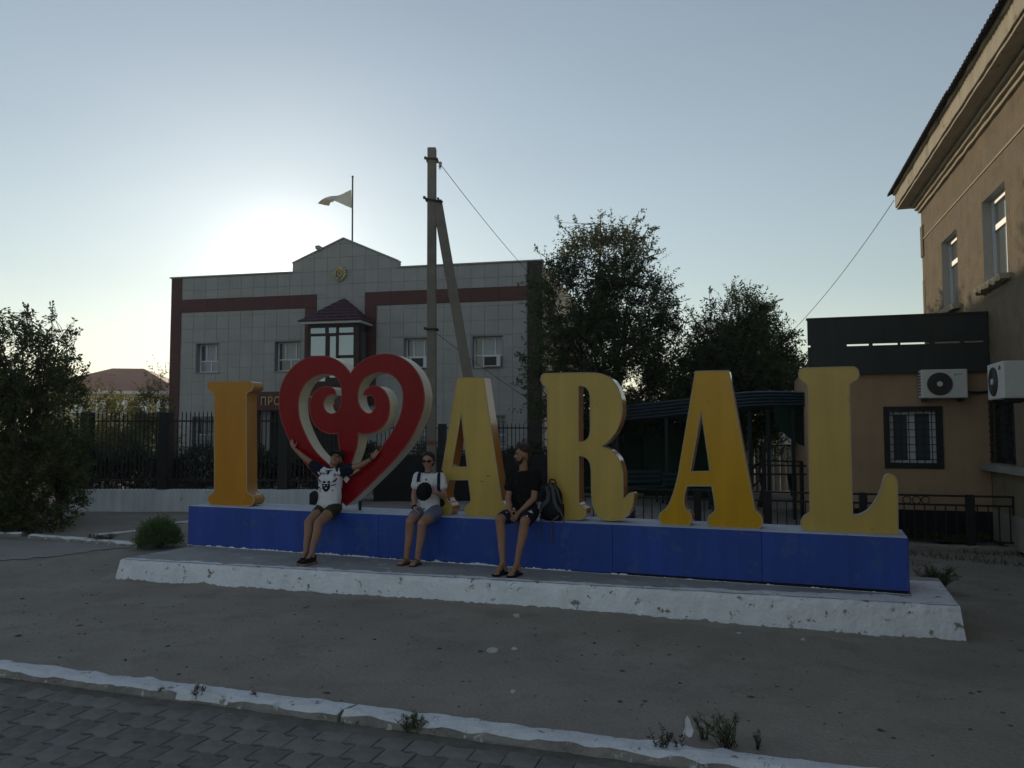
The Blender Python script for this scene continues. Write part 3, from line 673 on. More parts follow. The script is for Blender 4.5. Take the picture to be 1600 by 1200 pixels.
def build_office():
    root = thing('office_building', 'grey tiled two storey office with maroon bands, gable and bay window', 'building', O0, ORZ)
    uL, uR = opt(268, 438)[0], opt(847, 404)[0]
    zr = (opt(400, 431)[1] + opt(740, 411)[1]) / 2
    gl, gr = opt(457, 420)[0], opt(622, 412)[0]; ga, gz = opt(537, 373); gsh = opt(457, 412)[1]
    wins = []
    for (x0, x1, y0, y1) in ((305,343,535,583),(428,470.5,532,581),(630,672,527,578),(737,786,523,575),(299,336,643,692),(628,672,640,690),(738,790,640,690)):
        a, c = opt(x0, y1)[0], opt(x0, y1)[1]; b, d = opt(x1, y0)[0], opt(x1, y0)[1]; wins.append((a, b, c, d))
    # align heights per storey
    up = [w for w in wins[:4]]; z0u = sum(w[2] for w in up)/4; z1u = sum(w[3] for w in up)/4
    z0l, z1l = z0u - 3.35, z1u - 3.35
    wins = [(a, b, z0u, z1u) for a, b, _, _ in wins[:4]] + [(a, b, z0l, z1l) for a, b, _, _ in wins[4:]]
    pl = (opt(268, 500)[0], opt(283, 500)[0]); pr = (opt(824, 500)[0], uR)
    bz = (opt(390, 486)[1] + opt(700, 472)[1]) / 2, (opt(390, 464)[1] + opt(700, 452)[1]) / 2
    bl1, bl0 = opt(495, 470)[0], opt(476.5, 520)[0]; br0, br1 = opt(570, 520)[0], opt(588, 520)[0]
    fa = (opt(405, 628)[0], opt(578, 628)[0]); fz = (opt(420, 642)[1], opt(420, 614)[1])
    browns = [(pl[0], pl[1], 0, zr), (pr[0], pr[1], 0, zr + .02), (pl[1], bl1, bz[0], bz[1]), (br0, pr[0], bz[0], bz[1]),
              (bl0, bl1, fz[1], bz[0]), (br0, br1, fz[1] - .6, bz[0]), (fa[0], fa[1], fz[0], fz[1])]
    # structural core, with real openings
    core = MB()
    for (a, b, c, d) in subtract((uL + .01, uR - .01, 0, zr - .01), wins): core.box(a, b, 0.02, 0.34, c, d)
    gable = [(gl, zr), (gr, zr), (gr, opt(622, 408)[1]), (ga, gz), (gl, gsh)]
    core.prism([(a, b - .01) for a, b in gable], 0.02, 0.34, lambda a, b, d: (a, d, b))
    core.build('wall_core', M['joint'], root)
    # tiles
    T = 0.60; g = 0.007; cells = []; rows = int(zr / T) + 1
    for r in range(rows):
        z1 = zr - r * T; z0 = max(z1 - T, 0.0)
        if z1 < 0.9: break
        n = int(math.ceil((uR - uL) / T))
        for c in range(n):
            a, b = uL + c*T, min(uL + (c+1)*T, uR)
            for q in subtract((a, b, z0, z1), wins + browns):
                if q[1] - q[0] > .03 and q[3] - q[2] > .03: cells.append([(q[0]+g, q[2]+g), (q[1]-g, q[2]+g), (q[1]-g, q[3]-g), (q[0]+g, q[3]-g)])
    r = 0
    while zr + r * T < gz:
        z0, z1 = zr + r*T, zr + (r+1)*T
        for c in range(int((gl-uL)/T), int((gr-uL)/T) + 1):
            a, b = uL + c*T, uL + (c+1)*T
            p = clip_poly([(a+g, z0+g), (b-g, z0+g), (b-g, z1-g), (a+g, z1-g)], gable)
            if len(p) >= 3: cells.append(p)
        r += 1
    def cell_key(p):
        xs = [q[0] for q in p]; zs = [q[1] for q in p]; return (min(zs) < 3.2, -(max(xs)-min(xs)) * (max(zs)-min(zs)))
    cells.sort(key=cell_key); rest = MB()
    for i, p in enumerate(cells):
        off = R.uniform(-.003, .003)
        m = MB() if i < 300 else rest
        m.prism(p, 0.0 + off, 0.03, lambda a, b, d: (a, d, b))
        if i < 300: m.build('cladding_tile', M['grey_clad'], root)
    if rest.v: tag(rest.build('cladding_field', M['grey_clad'], root), kind='stuff')
    # maroon cladding in panels
    for (a, b, c, d) in browns[:6]:
        L = max(b - a, d - c); n = max(1, int(L / 1.2)); 
        for k in range(n):
            if b - a > d - c: q = (a + (b-a)*k/n, a + (b-a)*(k+1)/n, c, d)
            else: q = (a, b, c + (d-c)*k/n, c + (d-c)*(k+1)/n)
            MB().box(q[0]+.004, q[1]-.004, -0.035, 0.03, q[2]+.004, q[3]-.004).build('maroon_panel', M['brown_clad'] if a > uR - 1.5 and d - c > 3 else M['maroon'], root)
    # parapet coping
    cp = MB(); cp.box(uL - .05, gl, -0.07, 0.40, zr, zr + .06); cp.box(gr, uR + .05, -0.07, 0.40, zr, zr + .06)
    for (a, b) in ((gable[4], gable[3]), (gable[3], gable[2])):
        cp.add([(a[0], -0.05, a[1]), (b[0], -0.05, b[1]), (b[0], .40, b[1]), (a[0], .40, a[1]), (a[0], -0.05, a[1] + .06), (b[0], -0.05, b[1] + .06), (b[0], .40, b[1] + .06), (a[0], .40, a[1] + .06)], [(3,2,1,0),(4,5,6,7),(0,1,5,4),(1,2,6,5),(2,3,7,6),(3,0,4,7)])
    cp.build('coping', M['concrete'], root)
    # body behind: side walls and roof
    D = 13.0
    MB().box(uL + .01, uL + .34, 0.34, D, 0, zr - .02).build('side_wall', M['cream_wall'], root)
    MB().box(uR - .34, uR - .01, 0.34, D, 0, zr - .05).build('side_wall', M['cream_wall'], root)
    MB().box(uL + .34, uR - .34, D - .3, D, 0, zr - .3).build('back_wall', M['cream_wall'], root)
    MB().box(uL + .34, uR - .34, 0.34, D - .3, zr - .6, zr - .4).build('roof', M['slate_roof'], root)
    MB().box(uL + .34, uR - .34, 2.6, 2.7, 0, zr - .7).build('inner_wall', M['dark_wall'], root)
    # windows
    lay = [(0, .30, .40, 1), (.30, .72, .40, 1), (.72, 1, .40, 1), (0, .52, 0, .40), (.52, 1, 0, .40)]
    for i, (a, b, c, d) in enumerate(wins):
        low = i >= 4
        w = pane_window(root, ofw, a + .03, b - .03, c + .03, d - .03, 0.30, lay, M['white_pvc'], [M['glass'], M['curtain'], M['curtain'], M['glass'] if i in (1, 3) else M['curtain'], M['curtain']], fr=0.06, reveal=M['joint'])
        MB().box(a - .03, b + .03, -0.05, 0.2, c - .02, c + .025).build('sill', M['joint'], w)
        if low:
            gb = MB(); n = 7
            for k in range(n): gb.bar((a + (b-a)*(k+.5)/n, -.05, c), (a + (b-a)*(k+.5)/n, -.05, d), 0.02)
            for k in (.2, .5, .8): gb.bar((a, -.05, c + (d-c)*k), (b, -.05, c + (d-c)*k), 0.02)
            tag(gb.build('grille', M['black_metal'], w), kind='stuff')
    # window air conditioners (stand in the windows, so things of their own)
    for i in (2, 3):
        a, b, c, d = wins[i]
        t = thing('window_air_conditioner', 'window air conditioner in the upper window %s' % ('beside the concrete pole' if i == 2 else 'between brace pole and maroon corner'), 'air conditioner', o_world(b - .45, 0.0, c + .04), ORZ, 'window air conditioners of the office')
        MB().box(-.36, .36, -.22, .35, 0, .46).build('casing', M['ac_white'], t, bevel=.02)
        MB().box(-.30, .22, -.235, -.215, .05, .41).build('grille', M['dark_fan'], t)
    # name board with the gilded word
    bd = MB().box(fa[0], fa[1], -1.05, 0.0, fz[0], fz[1]).build('name_board', M['maroon'], root)
    word = 'ПРОКУРАТУРА'; u_a, u_b = opt(412, 628, -1.07)[0], opt(519, 628, -1.07)[0]; zc = (fz[0] + fz[1]) / 2
    for k, ch in enumerate(word):
        cu = bpy.data.curves.new('letter', 'FONT'); cu.body = ch; cu.size = 0.50; cu.align_x = 'CENTER'; cu.extrude = 0.02
        to = bpy.data.objects.new('tmp', cu); COL.objects.link(to)
        dg = bpy.context.evaluated_depsgraph_get(); me = bpy.data.meshes.new_from_object(to.evaluated_get(dg)); bpy.data.objects.remove(to)
        lo = link('letter', me, M['gold'], bd, (u_a + (u_b - u_a) * k / (len(word)-1), -1.075, zc - .18)); lo.rotation_euler = (math.pi/2, 0, 0); lo.scale = (.82, 1, 1)
    # entrance under the board: columns and dark door
    MB().box(fa[0] + .05, fa[0] + .45, -1.0, -.6, 0, fz[0]).build('column', M['maroon'], root)
    MB().box(fa[1] - .45, fa[1] - .05, -1.0, -.6, 0, fz[0]).build('column', M['maroon'], root)
    dr = MB().box(fa[0] + .6, fa[1] - .6, -0.10, -0.04, 0, fz[0] - .05).build('door', M['dark_wall'], root)
    MB().box((fa[0]+fa[1])/2 - .02, (fa[0]+fa[1])/2 + .02, -.13, -.1, .9, 1.4).build('handle', M['white_pvc'], dr)
    # bay window with its tiled hip roof
    wf = -1.1
    b0, b1 = opt(480, 560, wf)[0], opt(560, 560, wf)[0]; zb0, zb1 = fz[1], opt(520, 506, wf)[1]
    bay = MB()
    panes = [(484.5,508,512,521.5),(513,525,511.5,520.5),(529,552,511,520),(484.5,508,525,556),(514,524,525,590),(528.5,552,523,555),(484.5,508,560,596),(528.5,552,559,596)]
    pr_ = [(opt(x0, y1, wf)[0], opt(x1, y1, wf)[0], opt(x0, y1, wf)[1], opt(x1, y0, wf)[1]) for x0, x1, y0, y1 in panes]
    for (a, b, c, d) in subtract((b0, b1, zb0, zb1), pr_): bay.box(a, b, wf, wf + .08, c, d)
    for (a, b) in ((b0, b0 + .08), (b1 - .08, b1)): 
        bay.box(a, b, wf + .08, 0.0, zb0, zb0 + .3); bay.box(a, b, wf + .08, 0.0, zb1 - .25, zb1); bay.box(a, b, wf + .08, wf + .3, zb0 + .3, zb1 - .25); bay.box(a, b, -.25, 0, zb0 + .3, zb1 - .25)
    bo = bay.build('bay_window', M['maroon_dark'], root)
    for (a, b, c, d) in pr_: MB().box(a - .01, b + .01, wf + .03, wf + .05, c - .01, d + .01).build('pane', M['mirror_glass'], bo)
    for (a, b) in ((b0 + .03, b0 + .05), (b1 - .05, b1 - .03)): MB().box(a, b, wf + .25, -.2, zb0 + .28, zb1 - .22).build('pane', M['glass'], bo)
    MB().box(b0 - .18, b1 + .18, wf - .25, .0, zb1 + .0, zb1 + .10).build('eave_board', M['white_pvc'], bo)
    # hip roof as overlapping tile courses
    e0, e1, ez = b0 - .28, b1 + .28, zb1 + .10; ap = (opt(530, 466, -.05)); wy = wf - .38
    A = Vector(((e0+e1)/2, -.02, ap[1])); B0, B1, C_0, C_1 = Vector((e0, wy, ez)), Vector((e1, wy, ez)), Vector((e0, .0, ez)), Vector((e1, .0, ez))
    rf = MB(); n = 7
    for (P, Q) in ((B0, B1), (C_0, B0), (B1, C_1)):
        for k in range(n):
            t0, t1 = k / n, (k+1) / n; nn = ((Q-P).cross(A-P)).normalized(); nn = nn if nn.z > 0 else -nn
            p0, q0, p1, q1 = P.lerp(A, t0), Q.lerp(A, t0), P.lerp(A, t1), Q.lerp(A, t1)
            lip = nn * .035
            rf.add([p0 + lip, q0 + lip, q1, p1, p0, q0], [(0,1,2,3),(4,5,1,0)])
            m = max(1, int((q0-p0).length / .3))
            for s in range(1, m): 
                a = p0.lerp(q0, s/m); tt = a + (A - P) * 0; 
                b = p1.lerp(q1, min(1, max(0, (a - p1).dot((q1-p1).normalized()) / max((q1-p1).length, 1e-3))))
                if (q1-p1).length > .25 and 0 < (a - p1).dot((q1-p1).normalized()) < (q1-p1).length: rf.bar(a + nn*.03, b + nn*.012, .05, .03)
    rf.build('bay_roof', M['purple_roof'], bo, fix=False)
    # small gilded emblem on the gable: shield ring with rays, two wings and a ribbon
    ec = opt(532.5, 428.5); er = 0.30
    em = MB(); ring = [(er*.42*math.cos(a), er*.42*math.sin(a)) for a in [2*math.pi*k/18 for k in range(18)]]
    for k in range(18):
        a, b = ring[k], ring[(k+1) % 18]; em.bar((ec[0]+a[0], -.09, ec[1]+.02+a[1]), (ec[0]+b[0], -.09, ec[1]+.02+b[1]), .035)
    for k in range(8):
        a = math.pi*k/4; em.bar((ec[0]+.04*math.cos(a), -.08, ec[1]+.02+.04*math.sin(a)), (ec[0]+er*.4*math.cos(a), -.08, ec[1]+.02+er*.4*math.sin(a)), .022)
    emo = em.build('emblem', M['gold'], root)
    for sgn in (-1, 1):
        w = MB()
        for k in range(6):
            a = math.radians(-35 + k*23); a = a if sgn > 0 else math.pi - a
            w.bar((ec[0]+er*.62*math.cos(a), -.085, ec[1]+er*.62*math.sin(a)), (ec[0]+er*(1.0 + .1*(k % 2))*math.cos(a), -.075, ec[1]+er*(1.05)*math.sin(a)+.03), .085, .05)
        w.tube([(ec[0]+sgn*er*.75*math.cos(math.radians(t)), -.08, ec[1]+er*.78*math.sin(math.radians(t))) for t in range(-70, 75, 20)], .04, 5)
        w.build('wing', M['gold'], emo)
    rb = MB()
    rb.tube([(ec[0]+er*.8*math.cos(math.radians(t)), -.085, ec[1]+er*.95*math.sin(math.radians(t))) for t in range(-140, -35, 15)], .045, 5)
    rb.build('ribbon', M['gold'], emo)
    st = MB(); q = [(ec[0] + (.07 if k % 2 == 0 else .03)*math.sin(math.pi*k/5), ec[1]+er*.72 + (.07 if k % 2 == 0 else .03)*math.cos(math.pi*k/5)) for k in range(10)]
    st.prism(q, -.09, -.05, lambda a, b, d: (a, d, b)); st.build('star', M['gold'], emo)
    return zr, ga, gz
M['maroon_dark'] = pmat('dark_maroon_frame', (0.035, 0.014, 0.014), 0.5, 0.1, 3, 0.0, spec=0.3)
M['brown_clad'] = pmat('dark_brown_cladding', (0.034, 0.022, 0.017), 0.6, 0.12, 2, 0.05, 40, 0.3, per_obj=0.06)
ozr, oga, ogz = build_office()
# flagpole, flag, floodlight on the gable
fu, fzb = opt(547, 378, .2); fzt = opt(546, 275, .2)[1]
t = thing('flagpole', 'thin flagpole rising behind the office gable', 'flagpole', o_world(fu, .45, ogz - .9), ORZ)
MB().tube([(0,0,0), (-.03,0,fzt - ogz + .9)], .038, 8).build('pole', M['black_metal'], t)
MB().tube([(-.03,0,fzt - ogz + .9), (-.03,0,fzt - ogz + .98)], .05, 8).build('finial', M['black_metal'], t)
def build_flag():
    px = lambda x, y: (490 + x/10, 270 + y/10)
    top = [(553,235),(450,270),(340,318),(240,345),(150,395),(35,462)]; bot = [(553,525),(470,492),(380,455),(290,420),(210,440),(165,467)]
    vs, fs = [], []; nv = 10; nu = 36
    def sample(P, t):
        x = t * (len(P)-1); i = min(int(x), len(P)-2); f = x - i; return (P[i][0]*(1-f)+P[i+1][0]*f, P[i][1]*(1-f)+P[i+1][1]*f)
    for i in range(nu + 1):
        t = i / nu; a, b = sample(top, t), sample(bot, t)
        for j in range(nv + 1):
            s = j / nv; x, y = a[0]*(1-s)+b[0]*s, a[1]*(1-s)+b[1]*s
            w = .45 + .20 * math.sin(t*6 + s*1.8) * (.2 + t)
            u, z = opt(*px(x, y), .2); vs.append((u - fu, w - .45, z - fzt))
    for i in range(nu):
        for j in range(nv): k = i*(nv+1)+j; fs.append((k, k+nv+1, k+nv+2, k+1))
    # folded far corner showing behind
    t = thing('flag', 'pale flag blowing to the left on the office flagpole', 'flag', o_world(fu, .45, fzt), ORZ)
    fo = MB().add(vs, fs).build('cloth', M['flagcloth'], t, smooth=True, fix=False)
    b = len(vs); vs2 = []
    for (x, y, w) in ((310,312,.2),(130,322,.5),(142,375,.55),(200,400,.4)):
        u, z = opt(*px(x, y), .2); vs2.append((u - fu, w, z - fzt))
    MB().add(vs2, [(0,1,2,3)]).build('folded_corner', M['flagcloth'], t, fix=False)
build_flag()
lu, lz = opt(503, 390)
t = thing('floodlight', 'small floodlight on the left slope of the office gable', 'floodlight', o_world(lu, .1, lz - .1), ORZ)
MB().bar((0,0,0), (-.08,-.05,.14), .05).build('bracket', M['concrete'], t)
MB().prism([(-.30,.20),(-.27,.05),(-.02,.0),(.02,.13),(-.12,.22)], -.12, .08, lambda a, b, d: (a + .02, d - .1, b + .06)).build('lamp_head', M['concrete'], t)

# ------------------------------------------------------------------ fences
def bar_fence(label, P0, P1, z0, z1, spacing, posts, wall=None, name='bar_fence', rails=(0.12, 0.9), post_w=0.26, spike=True):
    d = (P1 - P0); L = d.length; rz = math.atan2(d.y, d.x)
    t = thing(name, label, 'fence', P0, rz)
    if wall: 
        m = MB(); n = 60; vs, fs = [], []; z_w, th, mat = wall
        for i in range(n + 1):
            u = L * i / n; e = .012 * noise.noise((u * 2, 3, 1)); 
            vs += [(u, -th/2 + e, -.05), (u, -th/2 + e*.6, z_w - .015), (u, -th/2 + .015, z_w + e*.5), (u, th/2, z_w + e*.5), (u, th/2, -.05)]
        for i in range(n):
            for j in range(4): a = i*5+j; fs.append((a, a+5, a+6, a+1))
        fs += [(0,1,2,3,4), tuple(n*5 + k for k in (4,3,2,1,0))]
        m.add(vs, fs).build('base_wall', mat, t)
    bm_ = MB().box(-.011, .011, -.011, .011, 0, z1 - z0)
    if spike: bm_.add([(-.011,-.011,z1-z0),(.011,-.011,z1-z0),(.011,.011,z1-z0),(-.011,.011,z1-z0),(0,0,z1-z0+.07)], [(0,1,4),(1,2,4),(2,3,4),(3,0,4)])
    me = bm_.mesh('bar'); me.materials.append(M['black_metal'])
    n = int(L / spacing)
    for k in range(n):
        o = bpy.data.objects.new('bar', me); COL.objects.link(o); o.parent = t; o.location = ((k + .5) * spacing, 0, z0)
    for r in rails:
        z = z0 + (z1 - z0) * r
        MB().box(0, L, -.034, -.012, z - .02, z + .02).build('rail', M['black_metal'], t)
    for u in posts:
        if u < 0: continue
        MB().box(u - post_w/2, u + post_w/2, -.13, .13, 0, z1 + .03).build('post', M['black_metal'], t, bevel=.01)
    return t, L
P0, P1 = on_z(113, 798, 0), on_z(560, 799, 0)
fz1 = at_y(250, 645, P0.y).z
fl = lambda px, A, B: ((on_z(px, 798.5, 0) - A).dot((B - A).normalized()))
bar_fence('black bar fence on a white base wall behind the letter I', P0, P1, 0.53, fz1 - .02, 0.105, [fl(130, P0, P1), fl(254, P0, P1), fl(443, P0, P1)], (0.53, .3, M['white_wall']), post_w=.24)
P0, P1 = on_z(585, 783, 0), on_z(858, 783, 0)
bar_fence('black bar fence on a dark base wall behind the first yellow A', P0, P1, at_y(700, 711, P0.y).z, at_y(700, 664, P0.y).z, 0.115, [fl(691, P0, P1) if 0 else (at_y(691, 700, P0.y) - P0).x], (at_y(700, 711, P0.y).z, .3, M['dark_wall']), post_w=.22)

# ------------------------------------------------------------------ utility pole with its brace, wires
def build_pole():
    Y = 19.0; top, base = at_y(675, 232, Y), Vector((at_y(675.5, 600, Y).x, Y, 0))
    t = thing('utility_pole', 'grey concrete utility pole with a slanting brace pole', 'utility pole', base)
    L = lambda p: p - base
    m = MB(); a, b = L(top), Vector((0, 0, -.2)); w0, w1 = .115, .105
    m.add([(b.x-w0,-w0,b.z),(b.x+w0,-w0,b.z),(b.x+w0,w0,b.z),(b.x-w0,w0,b.z),(a.x-w1,-w1,a.z),(a.x+w1,-w1,a.z),(a.x+w1,w1,a.z),(a.x-w1,w1,a.z)], [(3,2,1,0),(4,5,6,7),(0,1,5,4),(1,2,6,5),(2,3,7,6),(3,0,4,7)])
    m.build('shaft', M['pole_concrete'], t, bevel=.018)
    # brace
    ba, bb = L(at_y(683, 314, Y)), L(at_y(733, 600, Y)); dirv = (bb - ba).normalized(); foot = ba + dirv * ((ba.z + .2) / -dirv.z)
    MB().bar(ba, foot, .235, .19).build('brace', M['pole_concrete'], t, bevel=.012)
    def clamp(py, w, tilt=0.0, ext=0.0):
        c = L(at_y(675.5, py, Y)); k = MB()
        k.bar((c.x - w, -.14, c.z - tilt), (c.x + w + ext, -.14, c.z - (0 if tilt == 0 else -tilt) * -1 if False else c.z - tilt - ext * .6), .07, .03)
        k.bar((c.x - w, .14, c.z), (c.x + w, .14, c.z), .07, .03)
        k.bar((c.x - w, -.14, c.z), (c.x - w, .14, c.z), .05, .03); k.bar((c.x + w, -.14, c.z), (c.x + w, .14, c.z), .05, .03)
        k.bar((c.x - w - .06, -.14, c.z + .01), (c.x - w, -.14, c.z + .01), .06, .06)
        return k.build('clamp', M['black_metal'], t)
    clamp(250.5, .125); clamp(312, .15, 0.02, .12); clamp(515, .13)
    c = L(at_y(688, 256, Y)); ins = MB().lathe([(0,.06),(.03,.05),(.045,.0),(.03,-.03),(.045,-.06),(.02,-.09),(0,-.09)], 10, c)
    ins.bar((c.x - .09, 0, c.z + .04), (c.x, 0, c.z + .02), .02); ins.tube([(c.x, 0, c.z - .09), (c.x + .02, 0, c.z - .13), (c.x - .02, 0, c.z - .14), (c.x - .03, 0, c.z - .08)], .01, 5)
    ins.build('insulator', M['concrete'], t, smooth=True)
    # worn orange band and paint marks near the foot
    c = L(at_y(675, 692, Y)); MB().box(c.x - .12, c.x + .12, -.121, .121, c.z - .04, c.z + .05).build('painted_band', M['band'], t)
    return base
M['band'] = pmat('faded_red_band', (0.22, 0.075, 0.055), 0.85, 0.2, 8, 0.1)
build_pole()
def wire(label, A, B, sag, r=.007, name='wire'):
    mid = [A.lerp(B, k/16) - Vector((0, 0, sag * 4 * (k/16) * (1 - k/16))) for k in range(17)]
    o = MB().tube([p - A for p in mid], r, 5).build(name, M['black_metal'], None, loc=A); tag(o, label, 'wire', 'overhead wires')
wire('thin wire from the pole top down behind the tall tree', at_y(690, 259, 19.0), at_y(850, 452, 27.0), .10, .008)
wire('thin wire from the roof corner down to the far trees', at_y(1397, 313, 20.6), at_y(1215, 540, 27.0), .25, .010)
wire('slack wire from the pole across the office front', at_y(676, 516, 19.0), at_y(842, 634, 21.0), .05, .006)

# ------------------------------------------------------------------ far house with a red hip roof
def build_house():
    Y = 62.0; a, b = at_y(50, 640, Y), at_y(264, 640, Y)
    ez = at_y(200, 610, Y).z; rz_ = at_y(160, 566, Y).z; W = b.x - a.x; D = 11.0
    t = thing('far_house', 'distant pale yellow house with a dull red hip roof', 'house', (a.x, Y, 0), 0.12)
    MB().box(0, W, 0, D, 0, ez - .25).build('wall', M['yellow_wall'], t)
    MB().box(-.5, W + .5, -.5, D + .5, ez - .25, ez).build('eave_board', M['white_pvc'], t)
    r = MB(); x0, x1 = W*.36, W*.60
    r.add([(-.6,-.6,ez+.004),(W+.6,-.6,ez+.004),(W+.6,D+.6,ez+.004),(-.6,D+.6,ez+.004),(x0,D/2,rz_),(x1,D/2,rz_)], [(0,1,5,4),(1,2,5),(2,3,4,5),(3,0,4),(3,2,1,0)])
    r.build('roof', M['red_roof'], t)
    for k in range(6):
        u = W * (.12 + k * .15); 
        f = MB().box(u, u + .95, -.05, .05, ez - 2.0, ez - .75).build('window', M['white_pvc'], t)
        MB().box(u + .1, u + .45, -.07, -.051, ez - 1.9, ez - .85).build('pane', M['mirror_glass'], f); MB().box(u + .52, u + .87, -.07, -.051, ez - 1.9, ez - .85).build('pane', M['mirror_glass'], f)
build_house()
# ------------------------------------------------------------------ right-hand building (two storeys, wall running away from us)
VA = math.atan2(373.0, 1225.0)
QV, QN = Vector((math.sin(VA), math.cos(VA), 0)), Vector((-math.cos(VA), math.sin(VA), 0))     # along the wall (away), and out of it to the left
Q0 = Vector((4.35, 0, 0))                                                                        # a point of the wall plane at Y = 0
def qpt(px, py, off=0.0):
    p = on_plane(px, py, Q0 + QN * off, QN); d = p - Q0; return (d.dot(QV), p.z)
def q_world(v, n, z):
    p = Q0 + QV * v + QN * n; return Vector((p.x, p.y, z))
# local frame of the building object: x = along wall (away), y = into the wall (-n), z up
QRZ = math.atan2(QV.y, QV.x)
def qfw(v, w, z): return (v, -w, z)      # w = depth into the wall; local +y is to the left of +x, which is outwards
def build_right():
    root = thing('plaster_building', 'old tan roughcast two storey building with moulded cornice', 'building', Q0, QRZ)
    ve, _ = qpt(1441, 400); v0 = 2.0
    zc = qpt(1436, 336)[1]                 # bottom of the cornice
    wins = []
    for (xa, xb, yt, yb) in ((1471.5, 1497, 352, 488), (1536, 1572, 281, 444)):
        vb, va = qpt(xa, (yt+yb)/2)[0], qpt(xb, (yt+yb)/2)[0]
        wins.append([va, vb, qpt((xa+xb)/2, yb - 4)[1], qpt((xa+xb)/2, yt + 14)[1]])
    z0, z1 = (wins[0][2] + wins[1][2]) / 2, (wins[0][3] + wins[1][3]) / 2
    wd = (wins[0][1] - wins[0][0] + wins[1][1] - wins[1][0]) / 2
    wins = [((a+b)/2 - wd/2, (a+b)/2 + wd/2, z0, z1) for a, b, _, _ in wins]
    step = (wins[0][0] - wins[1][0]); k = 1
    while wins[1][0] - step * k > v0 + 1: wins.append((wins[1][0] - step*k, wins[1][1] - step*k, z0, z1)); k += 1
    lv, lz0 = qpt(1585, 722)[0], qpt(1562, 724)[1]; lv1 = qpt(1546, 722)[0]; lz1 = qpt(1562, 622)[1]
    low = (lv - .1, lv1, lz0, lz1); holes = wins + [low]
    wall = MB()
    for (a, b, c, d) in subtract((v0, ve, 0.55, zc + .05), holes):
        wall.add([qfw(x, w, z) for w in (0.0, .45) for x, z in ((a, c), (b, c), (b, d), (a, d))], [(0,1,2,3),(7,6,5,4),(0,4,5,1),(1,5,6,2),(2,6,7,3),(3,7,4,0)])
    wall.build('wall', M['tan_plaster'], root)
    D = 9.0
    MB().box(v0, ve + .02, .0, .02, 0, .55).build('socle', M['grey_plaster'], root)
    wb = MB()
    wb.box(ve - .4, ve, -D, -.45, 0, zc + .05); wb.box(v0, v0 + .4, -D, -.45, 0, zc + .05); wb.box(v0, ve, -D - .4, -D, 0, zc + .05)
    wb.box(v0, ve, -.45, -.0, 0, .54)
    wb.build('rear_wall', M['tan_plaster'], root)
    MB().box(v0 + .4, ve - .4, -2.6, -2.5, 0, zc).build('inner_wall', M['dark_wall'], root)
    # crumbled corner pieces
    for (za, zb, pr) in ((zc - 1.15, zc - .35, .05), (1.0, zc - 1.7, .025)):
        MB().box(ve - .25, ve + pr, -.42, .03 if pr > .03 else .012, za, zb).build('quoin', M['tan_plaster'], root, bevel=.03)
    # cornice: three small mouldings, soffit and a deep fascia, then the sheet roof
    def run(p, n0, n1, za, zb, mat, ends=0.0, chips=0.0, seed=1):
        if not chips: MB().box(v0, ve + n1 + ends, n0 - .2, n1, za, zb).build(p, mat, root, bevel=.015); return
        n = 90; vs, fs = [], []
        for i in range(n + 1):
            v = v0 + (ve + n1 + ends - v0) * i / n; e = chips * noise.noise((v * 2.3, seed, 1)) + chips * .6 * noise.noise((v * 8, seed, 3)); e = min(e, chips*.3)
            vs += [(v, n0 - .2, za), (v, n1 + e, za + max(0, -e)), (v, n1 + e * .6, zb), (v, n0 - .2, zb)]
        for i in range(n):
            for j in range(4): a = i*4; fs.append((a+j, a+4+j, a+4+(j+1) % 4, a+(j+1) % 4))
        fs += [(0,1,2,3), (n*4+3, n*4+2, n*4+1, n*4)]
        MB().add(vs, fs).build(p, mat, root)
    run('moulding', 0, .06, zc, zc + .07, M['cornice'], chips=.03, seed=2)
    run('moulding', 0, .12, zc + .08, zc + .15, M['cornice'], chips=.02, seed=4)
    run('moulding', 0, .18, zc + .16, zc + .23, M['cornice'], chips=.015, seed=6)
    run('soffit', 0, .46, zc + .24, zc + .29, M['cornice'], chips=.02, seed=8)
    run('fascia', .3, .50, zc + .295, zc + .62, M['cornice'], chips=.04, seed=9)
    run('fascia', .3, .55, zc + .625, zc + .69, M['cornice'], chips=.05, seed=12)
    # corrugated sheets: real waves, drooping past the fascia
    vs, fs = [], []; n = 1000; eo, zo = .66, zc + .71
    for i in range(n + 1):
        v = v0 - .3 + (ve + .60 - v0 + .3) * i / n; wv = .030 * math.sin(v / .15 * 2 * math.pi); sh = .05 * math.floor((v) / 1.1) % .06
        vs += [(v, eo + sh * .3, zo + wv - .05), (v, eo + sh * .3, zo + wv - .035), (v, -D/2, zo + 2.6 + wv), (v, -D/2, zo + 2.58 + wv)]
    for i in range(n):
        a = i*4
        fs += [(a, a+1, a+5, a+4), (a+1, a+2, a+6, a+5), (a+3, a, a+4, a+7)]
    MB().add(vs, fs).build('roof_sheet', M['slate_roof'], root, fix=False)
    MB().box(v0 - .2, ve + .6, .50, .56, zc + .70, zc + .74).build('eave_batten', M['slate_roof'], root)
    # thin string line
    zs = qpt(1530, 276)[1]; MB().box(v0, ve - .02, .0, .018, zs - .018, zs + .018).build('string_line', M['cornice'], root)
    # windows
    lay = [(0, 1, .66, 1), (0, .36, 0, .66), (.36, 1, 0, .66)]
